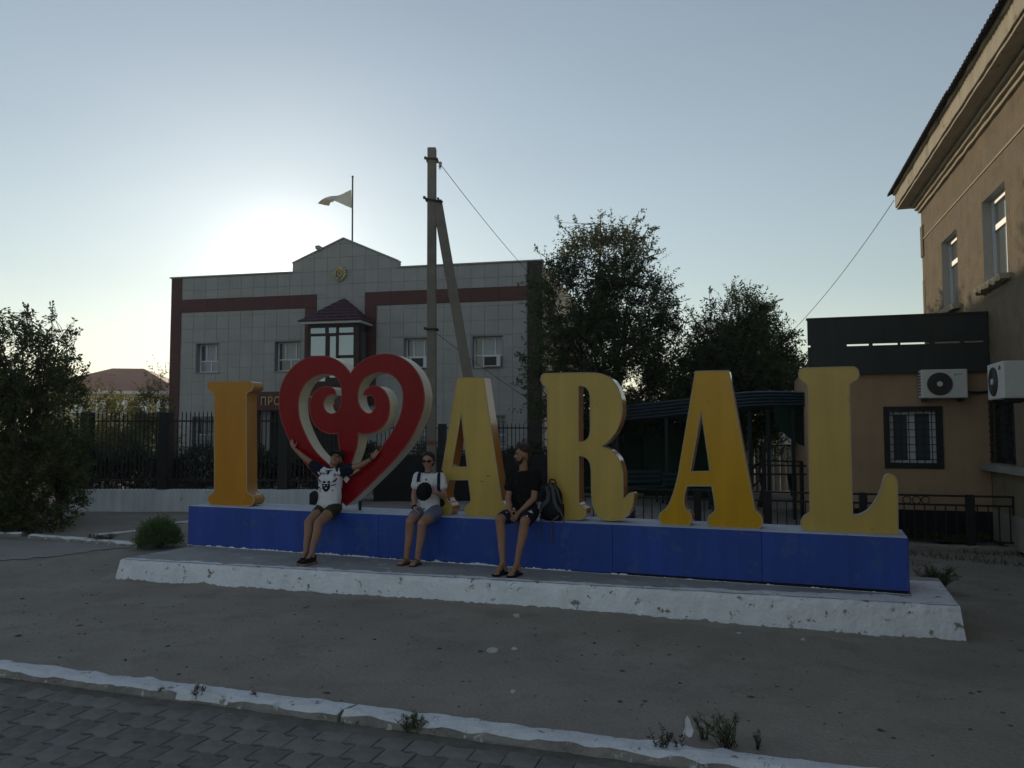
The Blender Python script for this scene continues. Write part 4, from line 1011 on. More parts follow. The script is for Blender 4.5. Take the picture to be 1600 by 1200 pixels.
    for i, (a, b, c, d) in enumerate(wins):
        w = pane_window(root, qfw, a + .01, b - .01, c + .01, d - .01, .15, lay, M['white_pvc'], [M['mirror_dim'], M['mirror_dim'], M['mirror_dim']], fr=.10)
        rv = MB()
        for (x0, x1, za, zb) in ((a, a + .008, c, d), (b - .008, b, c, d), (a + .008, b - .008, d - .008, d)):
            rv.add([qfw(x, ww, z) for ww in (0.004, .26) for x, z in ((x0, za), (x1, za), (x1, zb), (x0, zb))], [(0,1,2,3),(7,6,5,4),(0,4,5,1),(1,5,6,2),(2,6,7,3),(3,7,4,0)])
        rv.build('reveal', M['grey_reveal'], w)
        # crumbling sill
        vs, fs = [], []; n = 16
        for k in range(n + 1):
            v = a - .12 + (b - a + .24) * k / n; e = .05 * noise.noise((v * 6, i, 1))
            vs += [(v, -.15, c - .09 + e*.6), (v, .14 + e, c - .10 + e), (v, .17 + e*.4, c - .01), (v, -.15, c + .02)]
        for k in range(n):
            for j in range(4): q = k*4; fs.append((q+j, q+4+j, q+4+(j+1) % 4, q+(j+1) % 4))
        fs += [(0,1,2,3), (n*4+3, n*4+2, n*4+1, n*4)]
        MB().add(vs, fs).build('sill', M['cornice'], w)
    a, b, c, d = low
    w = pane_window(root, qfw, a, b, c, d, .12, [(0, .5, 0, 1), (.5, 1, 0, 1)], M['black_metal'], [M['glass']], fr=.09, name='window')
    n = 6
    for k in range(n):
        v = a + (b - a) * (k + .5) / n; MB().bar((v, .03, c + .02), (v, .03, d - .02), .014).build('grille_bar', M['black_metal'], w)
    for k in range(9):
        z = c + (d - c) * (k + .5) / 9; MB().bar((a + .02, .03, z), (b - .02, .03, z), .014).build('grille_bar', M['black_metal'], w)
    # broken lower sill
    vs, fs = [], []; n = 22
    for k in range(n + 1):
        v = a - 1.6 + (b - a + 1.75) * k / n; e = .06 * noise.noise((v * 5, 3, 9)) + .04 * noise.noise((v * 13, 7, 2))
        vs += [(v, -.1, c - .16 + e), (v, .20 + e, c - .13 + e*.5), (v, .24 + e*.6, c - .03 + e*.5), (v, -.1, c - .01)]
    for k in range(n):
        for j in range(4): q = k*4; fs.append((q+j, q+4+j, q+4+(j+1) % 4, q+(j+1) % 4))
    fs += [(0,1,2,3), (n*4+3, n*4+2, n*4+1, n*4)]
    MB().add(vs, fs).build('sill', M['concrete'], w)
    return ve
M['grey_reveal'] = pmat('grey_window_reveal', (0.44, 0.43, 0.41), 0.9, 0.1, 3, 0.2, 30, 0.15)
M['mirror_dim'] = pmat('sky_reflecting_pane', (0.42, 0.45, 0.44), 0.07, 0.05, 1, 0.0, spec=1.0, metal=0.8)
QVE = build_right()

# ------------------------------------------------------------------ air conditioner
def air_conditioner(label, loc, rz, w=.84, h=.56, d=.30, logo=False):
    t = thing('air_conditioner', label, 'air conditioner', loc, rz, 'outdoor units on the peach annex and beside it')
    MB().box(-w/2, w/2, 0, d, 0, h).build('casing', M['ac_white'], t, bevel=.02)
    fx, fz, fr = -w*.10, h*.49, h*.40
    f = MB(); f.lathe([(0, 0), (fr, 0), (fr, .012), (0, .012)], 28); o = f.build('fan_grille', M['dark_fan'], t); o.rotation_euler = (math.pi/2, 0, 0); o.location = (fx, -.001, fz)
    for k in range(5):
        r = fr * (.3 + .16 * k); q = MB().tube([(fx + r*math.cos(a), -.018, fz + r*math.sin(a)) for a in [2*math.pi*i/28 for i in range(29)]], .003, 4, cap=False); q.build('guard_ring', M['guard'], o if 0 else t)
    hb = MB().lathe([(0, .02), (.045, .02), (.05, 0)], 14); ho = hb.build('hub', M['ac_white'], t); ho.rotation_euler = (math.pi/2, 0, 0); ho.location = (fx, -.012, fz)
    for k in range(8):
        MB().box(-w/2 - .006, -w/2 + .001, .04, d - .04, .06 + k*.055, .085 + k*.055).build('side_fin', M['dark_fan'], t)
    for s in (-.3, .3): MB().box(s - .02, s + .02, 0.02, d + .12, -.05, -.002).build('bracket', M['black_metal'], t)
    MB().box(w*.22, w*.26, -.003, .004, h*.78, h*.83).build('logo', M['guard'], t)
    MB().box(w*.28, w*.40, -.003, .004, h*.81, h*.83).build('logo', M['guard'], t)
    if logo:
        MB().lathe([(0,.004),(.035,.004),(.035,0)], 14).build('round_badge', M['band'], t, loc=(w*.30, -.002, h*.84)).rotation_euler = (math.pi/2, 0, 0)
    return t
M['guard'] = pmat('grey_guard', (0.16, 0.16, 0.165), 0.5, 0.1, 8, 0.0)

# ------------------------------------------------------------------ peach annex
vj = qpt(1545, 600)[0]; J = q_world(vj, 0, 0)
AX, AY = QN.copy(), QV.copy()                       # to the left, and away
def apt(px, py, off=0.0):                           # pixel -> (distance left of the junction, z) on the annex front
    p = on_plane(px, py, J - AY * off, AY); return ((p - J).dot(AX), p.z)
def a_world(x, y, z):
    p = J + AX * x + AY * y; return Vector((p.x, p.y, z))
# object frame: local x = to the right (-AX), y = away
ARZ = math.atan2(-AX.y, -AX.x)
def build_annex():
    xl = apt(1266, 540)[0]; z_top = apt(1400, 496)[1]; z_f0 = apt(1400, 584)[1]
    root = thing('annex', 'low peach plaster annex under a black board fascia', 'building', a_world(0, 0, 0), ARZ)
    wx0, wx1 = -apt(1381, 680)[0], -apt(1473.5, 680)[0]; wz0, wz1 = apt(1430, 732)[1], apt(1430, 635)[1]
    m = MB(); D = 6.0
    for (a, b, c, d) in subtract((-xl, -.012, 0.5, z_f0 + .25), [(wx0, wx1, wz0, wz1)]): m.box(a, b, 0, .3, c, d)
    m.build('wall', M['peach'], root)
    MB().box(-xl - .01, -.012, -.03, .3, 0, .5).build('socle', M['dark_wall'], root)
    s = MB(); s.box(-xl, -xl + .3, .3, D, 0, z_f0 + .25); s.box(-xl + .3, -.35, D - .3, D, 0, z_f0 + .25); s.build('side_wall', M['peach'], root)
    MB().box(-xl, -.35, .3, D, z_f0 + .25, z_f0 + .33).build('roof', M['slate_roof'], root)
    MB().box(-xl + .3, -.4, 1.6, 1.7, 0.0, z_f0 + .2).build('inner_wall', M['dark_wall'], root)
    # fascia: two bands of black boards with an open slot between
    zs = apt(1400, 538)[1]; n = 6
    MB().box(-xl - .05, -.015, -.14, -.02, z_f0, zs - .022).build('fascia_board', M['fascia'], root)
    MB().box(-xl - .05, -.015, -.14, -.02, zs + .022, z_top).build('fascia_board', M['fascia'], root)
    gaps = [apt(x, 538)[0] for x in (1266, 1323, 1357, 1363, 1402, 1406, 1450, 1459, 1497, 1505, 1533, 1545)]
    for a, b in zip(gaps[0::2], gaps[1::2]): MB().box(-a, -b - .013, -.139, -.021, zs - .0218, zs + .0218).build('spacer', M['fascia'], root)
    MB().box(-xl - .07, -.015, -.16, .0, z_top + .001, z_top + .03).build('coping', M['fascia'], root)
    # window with black frame, inner white sashes and a grille
    f = MB()
    for (a, b, c, d) in subtract((wx0, wx1, wz0, wz1), [(wx0 + .10, wx1 - .10, wz0 + .10, wz1 - .09)]): f.box(a, b, -.025, .06, c, d)
    fo = f.build('window', M['black_metal'], root)
    a, b, c, d = wx0 + .10, wx1 - .10, wz0 + .10, wz1 - .09
    sash = MB()
    p1 = (a + .09, a + (b-a)*.40, c + .05, d - .07); p2 = (a + (b-a)*.56, b - .10, c + .05, d - .04)
    for q in subtract((a, b, c, d), [p1, p2]): sash.box(q[0], q[1], .10, .15, q[2], q[3])
    sash.build('sash', M['white_pvc'], fo)
    for q in (p1, p2): MB().box(q[0]-.01, q[1]+.01, .12, .13, q[2]-.01, q[3]+.01).build('pane', M['glass'], fo)
    for k in range(6): x = a + (b-a)*(k+.6)/6.2; MB().bar((x, .03, c), (x, .03, d), .013).build('grille_bar', M['black_metal'], fo)
    for k in range(7): z = c + (d-c)*(k+.5)/7; MB().bar((a, .03, z), (b, .03, z), .013).build('grille_bar', M['black_metal'], fo)
    # outdoor unit on the annex
    cx, cz = apt(1476, 622, .34); h = apt(1476, 577, .34)[1] - cz
    p = a_world(cx, -.34 - .02, cz); air_conditioner('white outdoor unit on the peach annex wall above its window', p, ARZ, w=abs(apt(1440, 600, .34)[0] - apt(1513, 600, .34)[0]), h=h)
    MB().tube([(-.55, -.06, z_f0 - .35), (-.2, -.06, z_f0 - .38), (-.03, -.06, z_f0 - .36)], .025, 6).build('pipe', M['black_metal'], root)
build_annex()
# second unit, on the tan wall, facing us from the side
pv, pz = qpt(1568, 622)[0], qpt(1560, 622, .35)[1]
cpos = on_plane(1556, 624, Q0 + QN * .56, QN)
air_conditioner('white outdoor unit seen sideways on the tan wall', Vector((cpos.x, cpos.y, cpos.z)) , QRZ + math.pi, w=.82, h=.56, d=.31, logo=True)

# ------------------------------------------------------------------ low railing in front of the annex
def build_railing():
    E = on_z(1591, 858, 0); d = AX; P0 = E
    t = thing('low_railing', 'low black iron railing with ring ornaments before the annex', 'railing', E, math.atan2(d.y, d.x))
    L = 8.6; n = int(L / .16); zt = on_plane(1560, 776, E, AY).z; zm = zt - .155; zb = .10
    for z, wd in ((zt, .045), (zm, .035), (zb, .03)): MB().box(0, L, -wd/2, wd/2, z - .02, z + .012).build('rail', M['black_metal'], t)
    me = MB().box(-.009, .009, -.009, .009, zb, zm - .02).mesh('bar'); me.materials.append(M['black_metal'])
    for k in range(n):
        o = bpy.data.objects.new('bar', me); COL.objects.link(o); o.parent = t; o.location = (.1 + k*.16, 0, 0)
    for px in (1590, 1516, 1349, 1200, 1090, 985):
        p = on_plane(px, 800, E, AY); u = (p - E).dot(d)
        if -.1 < u < L: MB().box(u - .065, u + .065, -.05, .05, 0, zt + .02).build('post', M['black_metal'], t, bevel=.006)
    for px in (1417, 1432, 1446, 1290, 1275, 1150):
        p = on_plane(px, 782, E, AY); u = (p - E).dot(d)
        r = (zt - zm - .03) / 2; c = (zt + zm - .02) / 2
        if 0 < u < L: MB().tube([(u + r*math.cos(2*math.pi*k/16), 0, c + r*math.sin(2*math.pi*k/16)) for k in range(17)], .009, 5, cap=False).build('ring', M['black_metal'], t)
    # worn kerb under it
    m, nm = rough_strip('kerb', 0, L, None, lambda u, w, z: P0 + d * u - QV * (.08 - w) + Vector((0, 0, z)), .14, -.12, .03, seg=.12, rough=.018, seed=31)
    o = m.build('kerb', [M['dirt'], M['dirt']]); tag(o, 'grey concrete kerb under the low iron railing', 'kerb')
build_railing()

# ------------------------------------------------------------------ shade canopy left of the annex, and what stands under it
CY = lambda p: p
def build_canopy():
    z_e = at_y(1215, 636, 17.4).z; z_t = at_y(1215, 611.5, 17.4).z
    r_ = [at_y(1264, 640, 17.0), at_y(1172, 640, 18.2), at_y(1060, 646, 20.6), at_y(870, 660, 24.5)]
    tops = [612, 611.5, 624, 645]; ys = [17.0, 18.2, 20.6, 24.5]; xs = [1264, 1172, 1060, 870]; bots = [634, 636.5, 650, 668]
    root = thing('shade_canopy', 'long shade canopy with a curved blue-green corrugated roof edge', 'canopy', (r_[1].x, r_[1].y, 0))
    o0 = Vector((r_[1].x, r_[1].y, 0))
    def samp(t):
        x = t * 3; i = min(int(x), 2); f = x - i
        def cr(A):
            p0, p1, p2, p3 = A[max(i-1,0)], A[i], A[i+1], A[min(i+2,3)]
            return .5*((2*p1)+(-p0+p2)*f+(2*p0-5*p1+4*p2-p3)*f*f+(-p0+3*p1-3*p2+p3)*f**3)
        px, Y, yt, yb = cr(xs), cr(ys), cr(tops), cr(bots)
        return at_y(px, yt, Y) - o0, at_y(px, yb, Y) - o0
    n = 60; ribs = 5
    for k in range(ribs):                    # stacked corrugations of the fascia, each a half-round lip
        vs, fs = [], []
        for i in range(n + 1):
            a, b = samp(i / n); p0, p1 = a.lerp(b, k/ribs), a.lerp(b, (k+1)/ribs - .02); mid = p0.lerp(p1, .5) + Vector((-.03, -.05, 0))
            vs += [p0, p0.lerp(p1, .25) + Vector((-.02, -.035, 0)), mid, p0.lerp(p1, .8) + Vector((-.015, -.03, 0)), p1, p1 + Vector((.05, .12, 0)), p0 + Vector((.05, .12, 0))]
        m = 7
        for i in range(n):
            for j in range(m): q = i*m; fs.append((q+j, q+m+j, q+m+(j+1) % m, q+(j+1) % m))
        fs += [tuple(range(m)), tuple(n*m + j for j in reversed(range(m)))]
        MB().add(vs, fs).build('roof_edge_rib', M['canopy'], root, smooth=False)
    vs, fs = [], []; back = Vector((2.0, 5.0, 0.0))
    for i in range(n + 1):
        a, b = samp(i / n); vs += [a.lerp(b, .02), a.lerp(b, .02) + back + Vector((0, 0, -.25)), b + Vector((.05, .12, .02)), b + back]
    for i in range(n):
        q = i*4; fs += [(q, q+4, q+5, q+1), (q+2, q+3, q+7, q+6), (q+1, q+5, q+7, q+3)]
    fs += [(0,1,3,2), (n*4, n*4+2, n*4+3, n*4+1)]
    MB().add(vs, fs).build('roof', M['canopy'], root, fix=True)
    for px, Y in ((1204, 17.9), (1175, 18.4), (1243, 17.4), (1043, 21.0), (965, 22.8), (1110, 19.8)):
        p = at_y(px, 700, Y) - o0; zt = at_y(px, 640, Y).z
        MB().box(p.x - .035, p.x + .035, p.y + .1, p.y + .17, 0, zt).build('post', M['canopy_post'], root)
    # dark screens added at the back to keep the space under the roof dark
    for (xa, xb, Y, h) in ((880, 1015, 25.0, 2.25), (1006, 1101, 24.0, 2.2), (1092, 1160, 23.0, 2.1)):
        a, b = at_y(xa, 700, Y) - o0, at_y(xb, 700, Y) - o0
        MB().box(a.x, b.x, a.y, a.y + .05, 0, h).build('added_back_screen', M['dark_green'], root)
    # green arched valance at the right end
    vs, fs = [], []; n2 = 20; Yv = 17.55
    for i in range(n2 + 1):
        t = i / n2; px = 1211 + (1266 - 1211) * t; py = 660 + 38 * math.sin(t * math.pi / 2) ** .9
        a, b = at_y(px, 633, Yv) - o0, at_y(px, py, Yv) - o0
        vs += [a, b, b + Vector((0, .03, 0)), a + Vector((0, .03, 0))]
    for i in range(n2):
        for j in range(4): q = i*4; fs.append((q+j, q+4+j, q+4+(j+1) % 4, q+(j+1) % 4))
    MB().add(vs, fs).build('valance', M['dark_green'], root)
M['canopy_post'] = pmat('teal_post', (0.018, 0.035, 0.04), 0.5, 0.1, 4, 0.0)
build_canopy()
def bench(label, px, py, rz):
    p = on_z(px, py, 0); t = thing('slatted_bench', label, 'bench', p, rz, 'benches under the shade canopy')
    for k in range(4): MB().box(-.75, .75, -.22 + k*.12, -.13 + k*.12, .43, .46).build('slat', M['bench'], t)
    for k in range(3): MB().box(-.75, .75, .27, .30, .54 + k*.13, .62 + k*.13).build('back_slat', M['bench'], t)
    for s in (-.6, .6):
        for y in (-.18, .2): MB().box(s - .025, s + .025, y - .025, y + .025, 0, .428).build('leg', M['black_metal'], t)
        MB().box(s - .025, s + .025, .31, .35, .3, .9).build('back_post', M['black_metal'], t)
M['bench'] = pmat('dark_teal_slats', (0.025, 0.05, 0.06), 0.6, 0.15, 4, 0.05)
bench('dark slatted bench in the canopy shade left of the amber A', 1000, 786, .25)
bench('dark slatted bench seen through the gap of the amber A', 1085, 792, .25)
# ramp railing, bin, far fence and low shed seen under the canopy
def ramp_rail():
    Y = 17.0; o0 = at_y(1200, 780, Y); o0.z = 0
    t = thing('ramp_railing', 'dark pipe railing of the ramp under the canopy', 'railing', o0)
    q = lambda px, py: at_y(px, py, Y) - o0
    for a, b in (((1165,726),(1262,728)), ((1165,741),(1262,741)), ((1190,720),(1252,721)), ((1165,744),(1190,720)), ((1173,764),(1192,745))): MB().bar(q(*a), q(*b), .035).build('rail', M['black_metal'], t)
    for px, y0 in ((1173, 690), (1193, 690), (1252, 721)):
        a = q(px, y0); MB().box(a.x - .035, a.x + .035, a.y - .03, a.y + .03, 0, a.z).build('post', M['black_metal'], t)
ramp_rail()
def bin_():
    p = on_z(1251, 776, 0); t = thing('litter_bin', 'black litter bin beside the ramp railing', 'bin', p)
    m = MB(); w0, w1, h = .22, .30, .62
    m.add([(-w0,-w0,.0),(w0,-w0,.0),(w0,w0,.0),(-w0,w0,.0),(-w1,-w1,h),(w1,-w1,h),(w1,w1,h),(-w1,w1,h)], [(3,2,1,0),(0,1,5,4),(1,2,6,5),(2,3,7,6),(3,0,4,7),(4,5,6,7)])
    m.build('body', M['dark_wall'], t, bevel=.02); MB().box(-.33, .33, -.33, .33, h + .002, h + .06).build('rim', M['black_metal'], t, bevel=.01)
bin_()
def far_fence():
    Y = 26.0; a, b = at_y(1160, 760, Y), at_y(1290, 760, Y); zt = at_y(1220, 697, Y).z
    t = thing('sheet_fence', 'pale corrugated sheet fence beyond the canopy', 'fence', (a.x, Y, 0))
    L = b.x - a.x; n = 13
    for k in range(n):
        x0, x1 = L*k/n + .008, L*(k+1)/n - .008; y = .02 * (k % 2)
        MB().add([(x0, y, 0), (x0 + .05, y - .03, 0), (x1 - .05, y - .03, 0), (x1, y, 0), (x0, y, zt), (x0 + .05, y - .03, zt), (x1 - .05, y - .03, zt), (x1, y, zt)], [(0,1,5,4),(1,2,6,5),(2,3,7,6)]).build('sheet', M['pale_sheet'], t)
    MB().box(-.05, L, -.06, .06, zt + .001, zt + .05).build('cap_rail', M['slate_roof'], t)
    for px, h in ((1166, 1.9), (1183, 1.5)):
        p = at_y(px, 700, 25.4); MB().lathe([(0,h),(.09,h),(.09,h-.06),(.06,h-.08),(.06,0)], 10).build('post', M['concrete'], t, loc=(p.x - a.x, -.6, 0))
    # whitewashed shed with a low roof behind
    Y2 = 34.0; s = at_y(1205, 690, Y2); s2 = at_y(1275, 690, Y2); zt2 = at_y(1230, 668, Y2).z
    h = thing('white_shed', 'small white shed with a grey roof beyond the sheet fence', 'shed', (s.x, Y2, 0))
    MB().box(0, s2.x - s.x, 0, 3, 0, zt2 - .35).build('wall', M['white_wall'], h); 
    MB().add([(-.2,-.3,zt2-.35),(s2.x-s.x+.2,-.3,zt2-.35),(s2.x-s.x+.2,1.5,zt2+.3),(-.2,1.5,zt2+.3),(s2.x-s.x+.2,3.3,zt2-.35),(-.2,3.3,zt2-.35)], [(0,1,2,3),(3,2,4,5),(0,3,5),(1,4,2),(0,5,4,1)]).build('roof', M['concrete'], h)
far_fence()
# ------------------------------------------------------------------ people: joints from the photograph, each on its own upright plane
def JP(d): return {k: spt(*v) for k, v in d.items()}
JA = JP(dict(pelvis=(513,790,-.02), hipL=(505,794,-.03), hipR=(523,794,-.03), chest=(518,752,.06), neck=(519,732,.10), shL=(499.5,734,.09), shR=(537,734,.09),
    elL=(477,716,.08), wrL=(460.5,701.5,.165), hdL=(454,689,.17), elR=(562,727.5,.07), wrR=(581,717,.165), hdR=(590.5,703.5,.17),
    head=(525.5,717.5,.105), knL=(482,817,-.42), knR=(497,819,-.44), anL=(478,860,-.72), anR=(487,863,-.76), toL=(468,873,-.90), toR=(472,876,-.94)))
JB = JP(dict(pelvis=(669,795,.06), hipL=(657,800,.03), hipR=(681,800,.03), chest=(670,762,.07), neck=(669.5,739,.08), shL=(653,745,.07), shR=(688,745,.07),
    elL=(646.5,774,.0), wrL=(648,793,-.13), hdL=(651,803,-.20), elR=(695,776,.0), wrR=(681,770,-.16), hdR=(671,766,-.19),
    head=(669,720.5,.04), knL=(641,815,-.36), knR=(659.5,818,-.36), anL=(634.5,877,-.32), anR=(651.5,879,-.32), toL=(623,886.5,-.44), toR=(643,890,-.46)))
JC = JP(dict(pelvis=(819,797,.02), hipL=(808,801,.0), hipR=(831,801,.0), chest=(819,765,.02), neck=(818,735,.00), shL=(800,743,.0), shR=(838,742,.0),
    elL=(794,779,-.10), wrL=(797,800,-.28), hdL=(802,811,-.36), elR=(834,779,-.10), wrR=(812,800,-.28), hdR=(804,811,-.37),
    head=(817,711,-.03), knL=(781,812,-.46), knR=(820,815,-.46), anL=(785.5,877,-.52), anR=(808,878,-.52), toL=(773,888,-.68), toR=(796,889,-.68)))
# ------------------------------------------------------------------ plants
def leaves_on_twigs(twigs, lsize, rng, per=12, droop=0.25, wid=0.45):
    """twigs: list of (base, tip) -> diamond leaves set alternately along each twig"""
    B = np.array([t[0] for t in twigs]); T = np.array([t[1] for t in twigs]); n = len(B)
    t = np.tile(np.linspace(0.12, 1.0, per), n) + rng.normal(0, .02, n*per); i = np.repeat(np.arange(n), per)
    d = T - B; L = np.linalg.norm(d, axis=1, keepdims=True); dn = d / np.maximum(L, 1e-6)
    rnd = rng.normal(0, 1, (n, 3)); s = np.cross(dn, rnd); s /= np.linalg.norm(s, axis=1, keepdims=True) + 1e-9
    pos = B[i] + d[i] * t[:, None]
    sgn = np.where(np.tile(np.arange(per) % 2, n) == 0, 1.0, -1.0)[:, None]
    ax = s[i] * sgn * 0.8 + dn[i] * 0.6 + rng.normal(0, .28, (n*per, 3)) + np.array([0, 0, -droop]); ax /= np.linalg.norm(ax, axis=1, keepdims=True)
    nrm = rng.normal(0, 1, (n*per, 3)) + np.array([0, 0, 1.0]); sd = np.cross(ax, nrm); sd /= np.linalg.norm(sd, axis=1, keepdims=True) + 1e-9
    ls = lsize * rng.uniform(.45, 1.45, (n*per, 1))
    v = np.stack([pos, pos + ax*ls*.45 + sd*ls*wid*.5, pos + ax*ls, pos + ax*ls*.45 - sd*ls*wid*.5], 1).reshape(-1, 3)
    f = np.arange(len(v)).reshape(-1, 4)
    return v, f
def make_tree(name, label, cat, base, blobs, trunk_h, n_limb, n_twig, lsize, mat, seed, group=None, shoots=(), trunk_r=.12, per=12, twig_len=(.3, .6), shell=.55, fork=True, trunk_lean=(0, 0)):
    """blobs: (cx,cy,cz, rx,ry,rz, weight) local ellipsoids of the crown"""
    rng = np.random.default_rng(seed); t = thing(name, label, cat, base, 0, group)
    w = np.array([b[6] if len(b) > 6 else b[3]*b[4]*b[5] for b in blobs]); w = w / w.sum()
    pick = rng.choice(len(blobs), n_twig, p=w)
    d = rng.normal(0, 1, (n_twig, 3)); d /= np.linalg.norm(d, axis=1, keepdims=True)
    r = rng.uniform(shell**3, 1, n_twig) ** (1/3) * (1 + .16 * rng.normal(0, 1, n_twig).clip(-1.2, 1.6))
    bl = np.array([b[:6] for b in blobs])
    # gaps: thin out by a low frequency field
    pts = bl[pick, :3] + d * r[:, None] * bl[pick, 3:6] * .94 - np.array([0, 0, .22 if blobs[0][2] > 2 else 0.12])
    keep = np.array([noise.noise(Vector((p[0]*1.1 + seed, p[1]*1.1, p[2]*1.1))) > -.22 + .25 * rng.random() - .1 for p in pts]) & (pts[:, 2] > 0.03)
    pts, dd, pick = pts[keep], d[keep], pick[keep]
    tl = rng.uniform(*twig_len, len(pts))[:, None]
    dirs = dd + np.array([0, 0, .55]) + rng.normal(0, .35, pts.shape); dirs /= np.linalg.norm(dirs, axis=1, keepdims=True)
    tips = pts + dirs * tl
    twigs = list(zip(pts, tips))
    # limbs
    wd = MB(); top = Vector((trunk_lean[0], trunk_lean[1], trunk_h)); nodes = []
    tr = [Vector((0, 0, -.05)), Vector((.05*rng.normal(), .05*rng.normal(), trunk_h*.5)), top]
    wd2 = MB().tube(tr, [trunk_r*1.25, trunk_r, trunk_r*.85], 8); wd2.build('trunk', M['bark'], t, smooth=True)
    for b in blobs:
        for k in range(max(1, int(n_limb * (b[6] if len(b) > 6 else b[3]*b[4]*b[5]) / sum((q[6] if len(q) > 6 else q[3]*q[4]*q[5]) for q in blobs)))):
            q = Vector(b[:3]) + Vector(rng.normal(0, .45, 3) * np.array(b[3:6])); s = top.lerp(Vector((0, 0, trunk_h*.6)), rng.random()*.6)
            m1 = s.lerp(q, .4) + Vector(rng.normal(0, .12, 3)); m2 = s.lerp(q, .75) + Vector(rng.normal(0, .10, 3))
            e = q + (q - s).normalized() * .3 + Vector((0, 0, .2))
            wd.tube([s, m1, m2, q, e], [trunk_r*.42, trunk_r*.30, trunk_r*.2, trunk_r*.11, .008], 5)
            nodes += [m1, m2, q, e, m1.lerp(m2, .5), m2.lerp(q, .5)]
    for (p0, p1, nl) in shoots:
        p0, p1 = Vector(p0), Vector(p1); mid = p0.lerp(p1, .5) + Vector(rng.normal(0, .06, 3)); wd.tube([p0, mid, p1], [.02, .013, .006], 4)
        nd = np.array([p0.lerp(p1, .5)]) if False else None
        for k in range(nl):
            q = p0.lerp(p1, (k + .5) / nl) + Vector(rng.normal(0, .03, 3)); dv = (p1 - p0).normalized() * .7 + Vector(rng.normal(0, .6, 3)); dv.normalize()
            twigs.append((np.array(q), np.array(q + dv * rng.uniform(.15, .32))))
    N = np.array([tuple(n) for n in nodes])
    for (a, b) in twigs[::2]:
        k = np.argmin(((N - a) ** 2).sum(1)); n0 = Vector(N[k]); a = Vector(a)
        if (a - n0).length < 1.6: wd.tube([n0, n0.lerp(a, .55) + Vector(rng.normal(0, .05, 3)), a, Vector(b)], [.010, .007, .005, .002], 3, cap=False)
    tag(wd.build('branches', M['bark'], t), kind='stuff')
    v, f = leaves_on_twigs(twigs, lsize, rng, per)
    o = np_mesh('crown', v, f, mat, t); o['kind'] = 'stuff'
    return t
def px_blob(bx, Y, px, py, rx, rz, ry=None, wgt=None):
    """crown ellipsoid given in picture terms at distance Y, local to base bx"""
    c = at_y(px, py, Y) - bx; s = Y / FPX; e = (c.x, c.y, c.z, rx*s, (ry or rx)*s, rz*s)
    return e + ((wgt,) if wgt else ())
def px_pt(bx, Y, px, py): return tuple(at_y(px, py, Y) - bx)
# tall tree behind the R
b = at_y(962, 700, 24.0); b.z = 0; Y = 24.0
make_tree('elm_tree', 'tall elm with feathery shoots behind the letter R', 'tree', b,
    [px_blob(b,Y,950,405,72,52), px_blob(b,Y,905,460,62,70), px_blob(b,Y,985,470,66,60), px_blob(b,Y,880,545,52,75), px_blob(b,Y,950,540,80,80), px_blob(b,Y,1025,530,46,52), px_blob(b,Y,905,615,70,48), px_blob(b,Y,1005,610,72,52), px_blob(b,Y,860,480,20,40), px_blob(b,Y,835,590,16,50)],
    2.6, 22, 8200, .098, M['leaf'], 5, 'street trees behind the sign', [(px_pt(b,Y,985,385), px_pt(b,Y,998,330), 12), (px_pt(b,Y,1000,380), px_pt(b,Y,1024,352), 10), (px_pt(b,Y,1000,410), px_pt(b,Y,1036,395), 9), (px_pt(b,Y,930,380), px_pt(b,Y,938,336), 9), (px_pt(b,Y,905,390), px_pt(b,Y,872,347), 10), (px_pt(b,Y,920,380), px_pt(b,Y,900,345), 8), (px_pt(b,Y,1040,520), px_pt(b,Y,1062,470), 9), (px_pt(b,Y,1035,505), px_pt(b,Y,1045,468), 8), (px_pt(b,Y,870,420), px_pt(b,Y,838,392), 8), (px_pt(b,Y,840,450), px_pt(b,Y,815,438), 7), (px_pt(b,Y,835,560), px_pt(b,Y,812,552), 7), (px_pt(b,Y,835,610), px_pt(b,Y,808,600), 7), (px_pt(b,Y,1055,545), px_pt(b,Y,1070,500), 7)], .15, per=13)
b = at_y(1158, 700, 24.5); b.z = 0; Y = 24.5
make_tree('elm_tree', 'smaller dense elm behind the amber A and the L', 'tree', b,
    [px_blob(b,Y,1155,495,42,45), px_blob(b,Y,1120,530,44,48), px_blob(b,Y,1190,525,42,50), px_blob(b,Y,1155,560,74,58), px_blob(b,Y,1100,590,50,45), px_blob(b,Y,1205,590,55,50), px_blob(b,Y,1240,585,26,50), px_blob(b,Y,1170,625,60,50)],
    2.2, 18, 6500, .094, M['leaf'], 8, 'street trees behind the sign', [(px_pt(b,Y,1145,470), px_pt(b,Y,1143,443), 8), (px_pt(b,Y,1165,470), px_pt(b,Y,1180,448), 8), (px_pt(b,Y,1120,490), px_pt(b,Y,1108,455), 8), (px_pt(b,Y,1195,490), px_pt(b,Y,1212,468), 8), (px_pt(b,Y,1215,530), px_pt(b,Y,1240,520), 8), (px_pt(b,Y,1090,515), px_pt(b,Y,1078,485), 8)], .13, per=13)
b = at_y(1060, 700, 27.0); b.z = 0; Y = 27.0
make_tree('elm_tree', 'low elm filling the gap between the two taller trees', 'tree', b,
    [px_blob(b,Y,1060,600,52,50), px_blob(b,Y,1030,630,50,48), px_blob(b,Y,1095,630,45,45), px_blob(b,Y,970,650,70,35), px_blob(b,Y,1060,665,90,25)], 1.4, 10, 2600, .095, M['leaf'], 9, 'street trees behind the sign', (), .10)
b = at_y(1185, 700, 21.0); b.z = 0; Y = 21.0
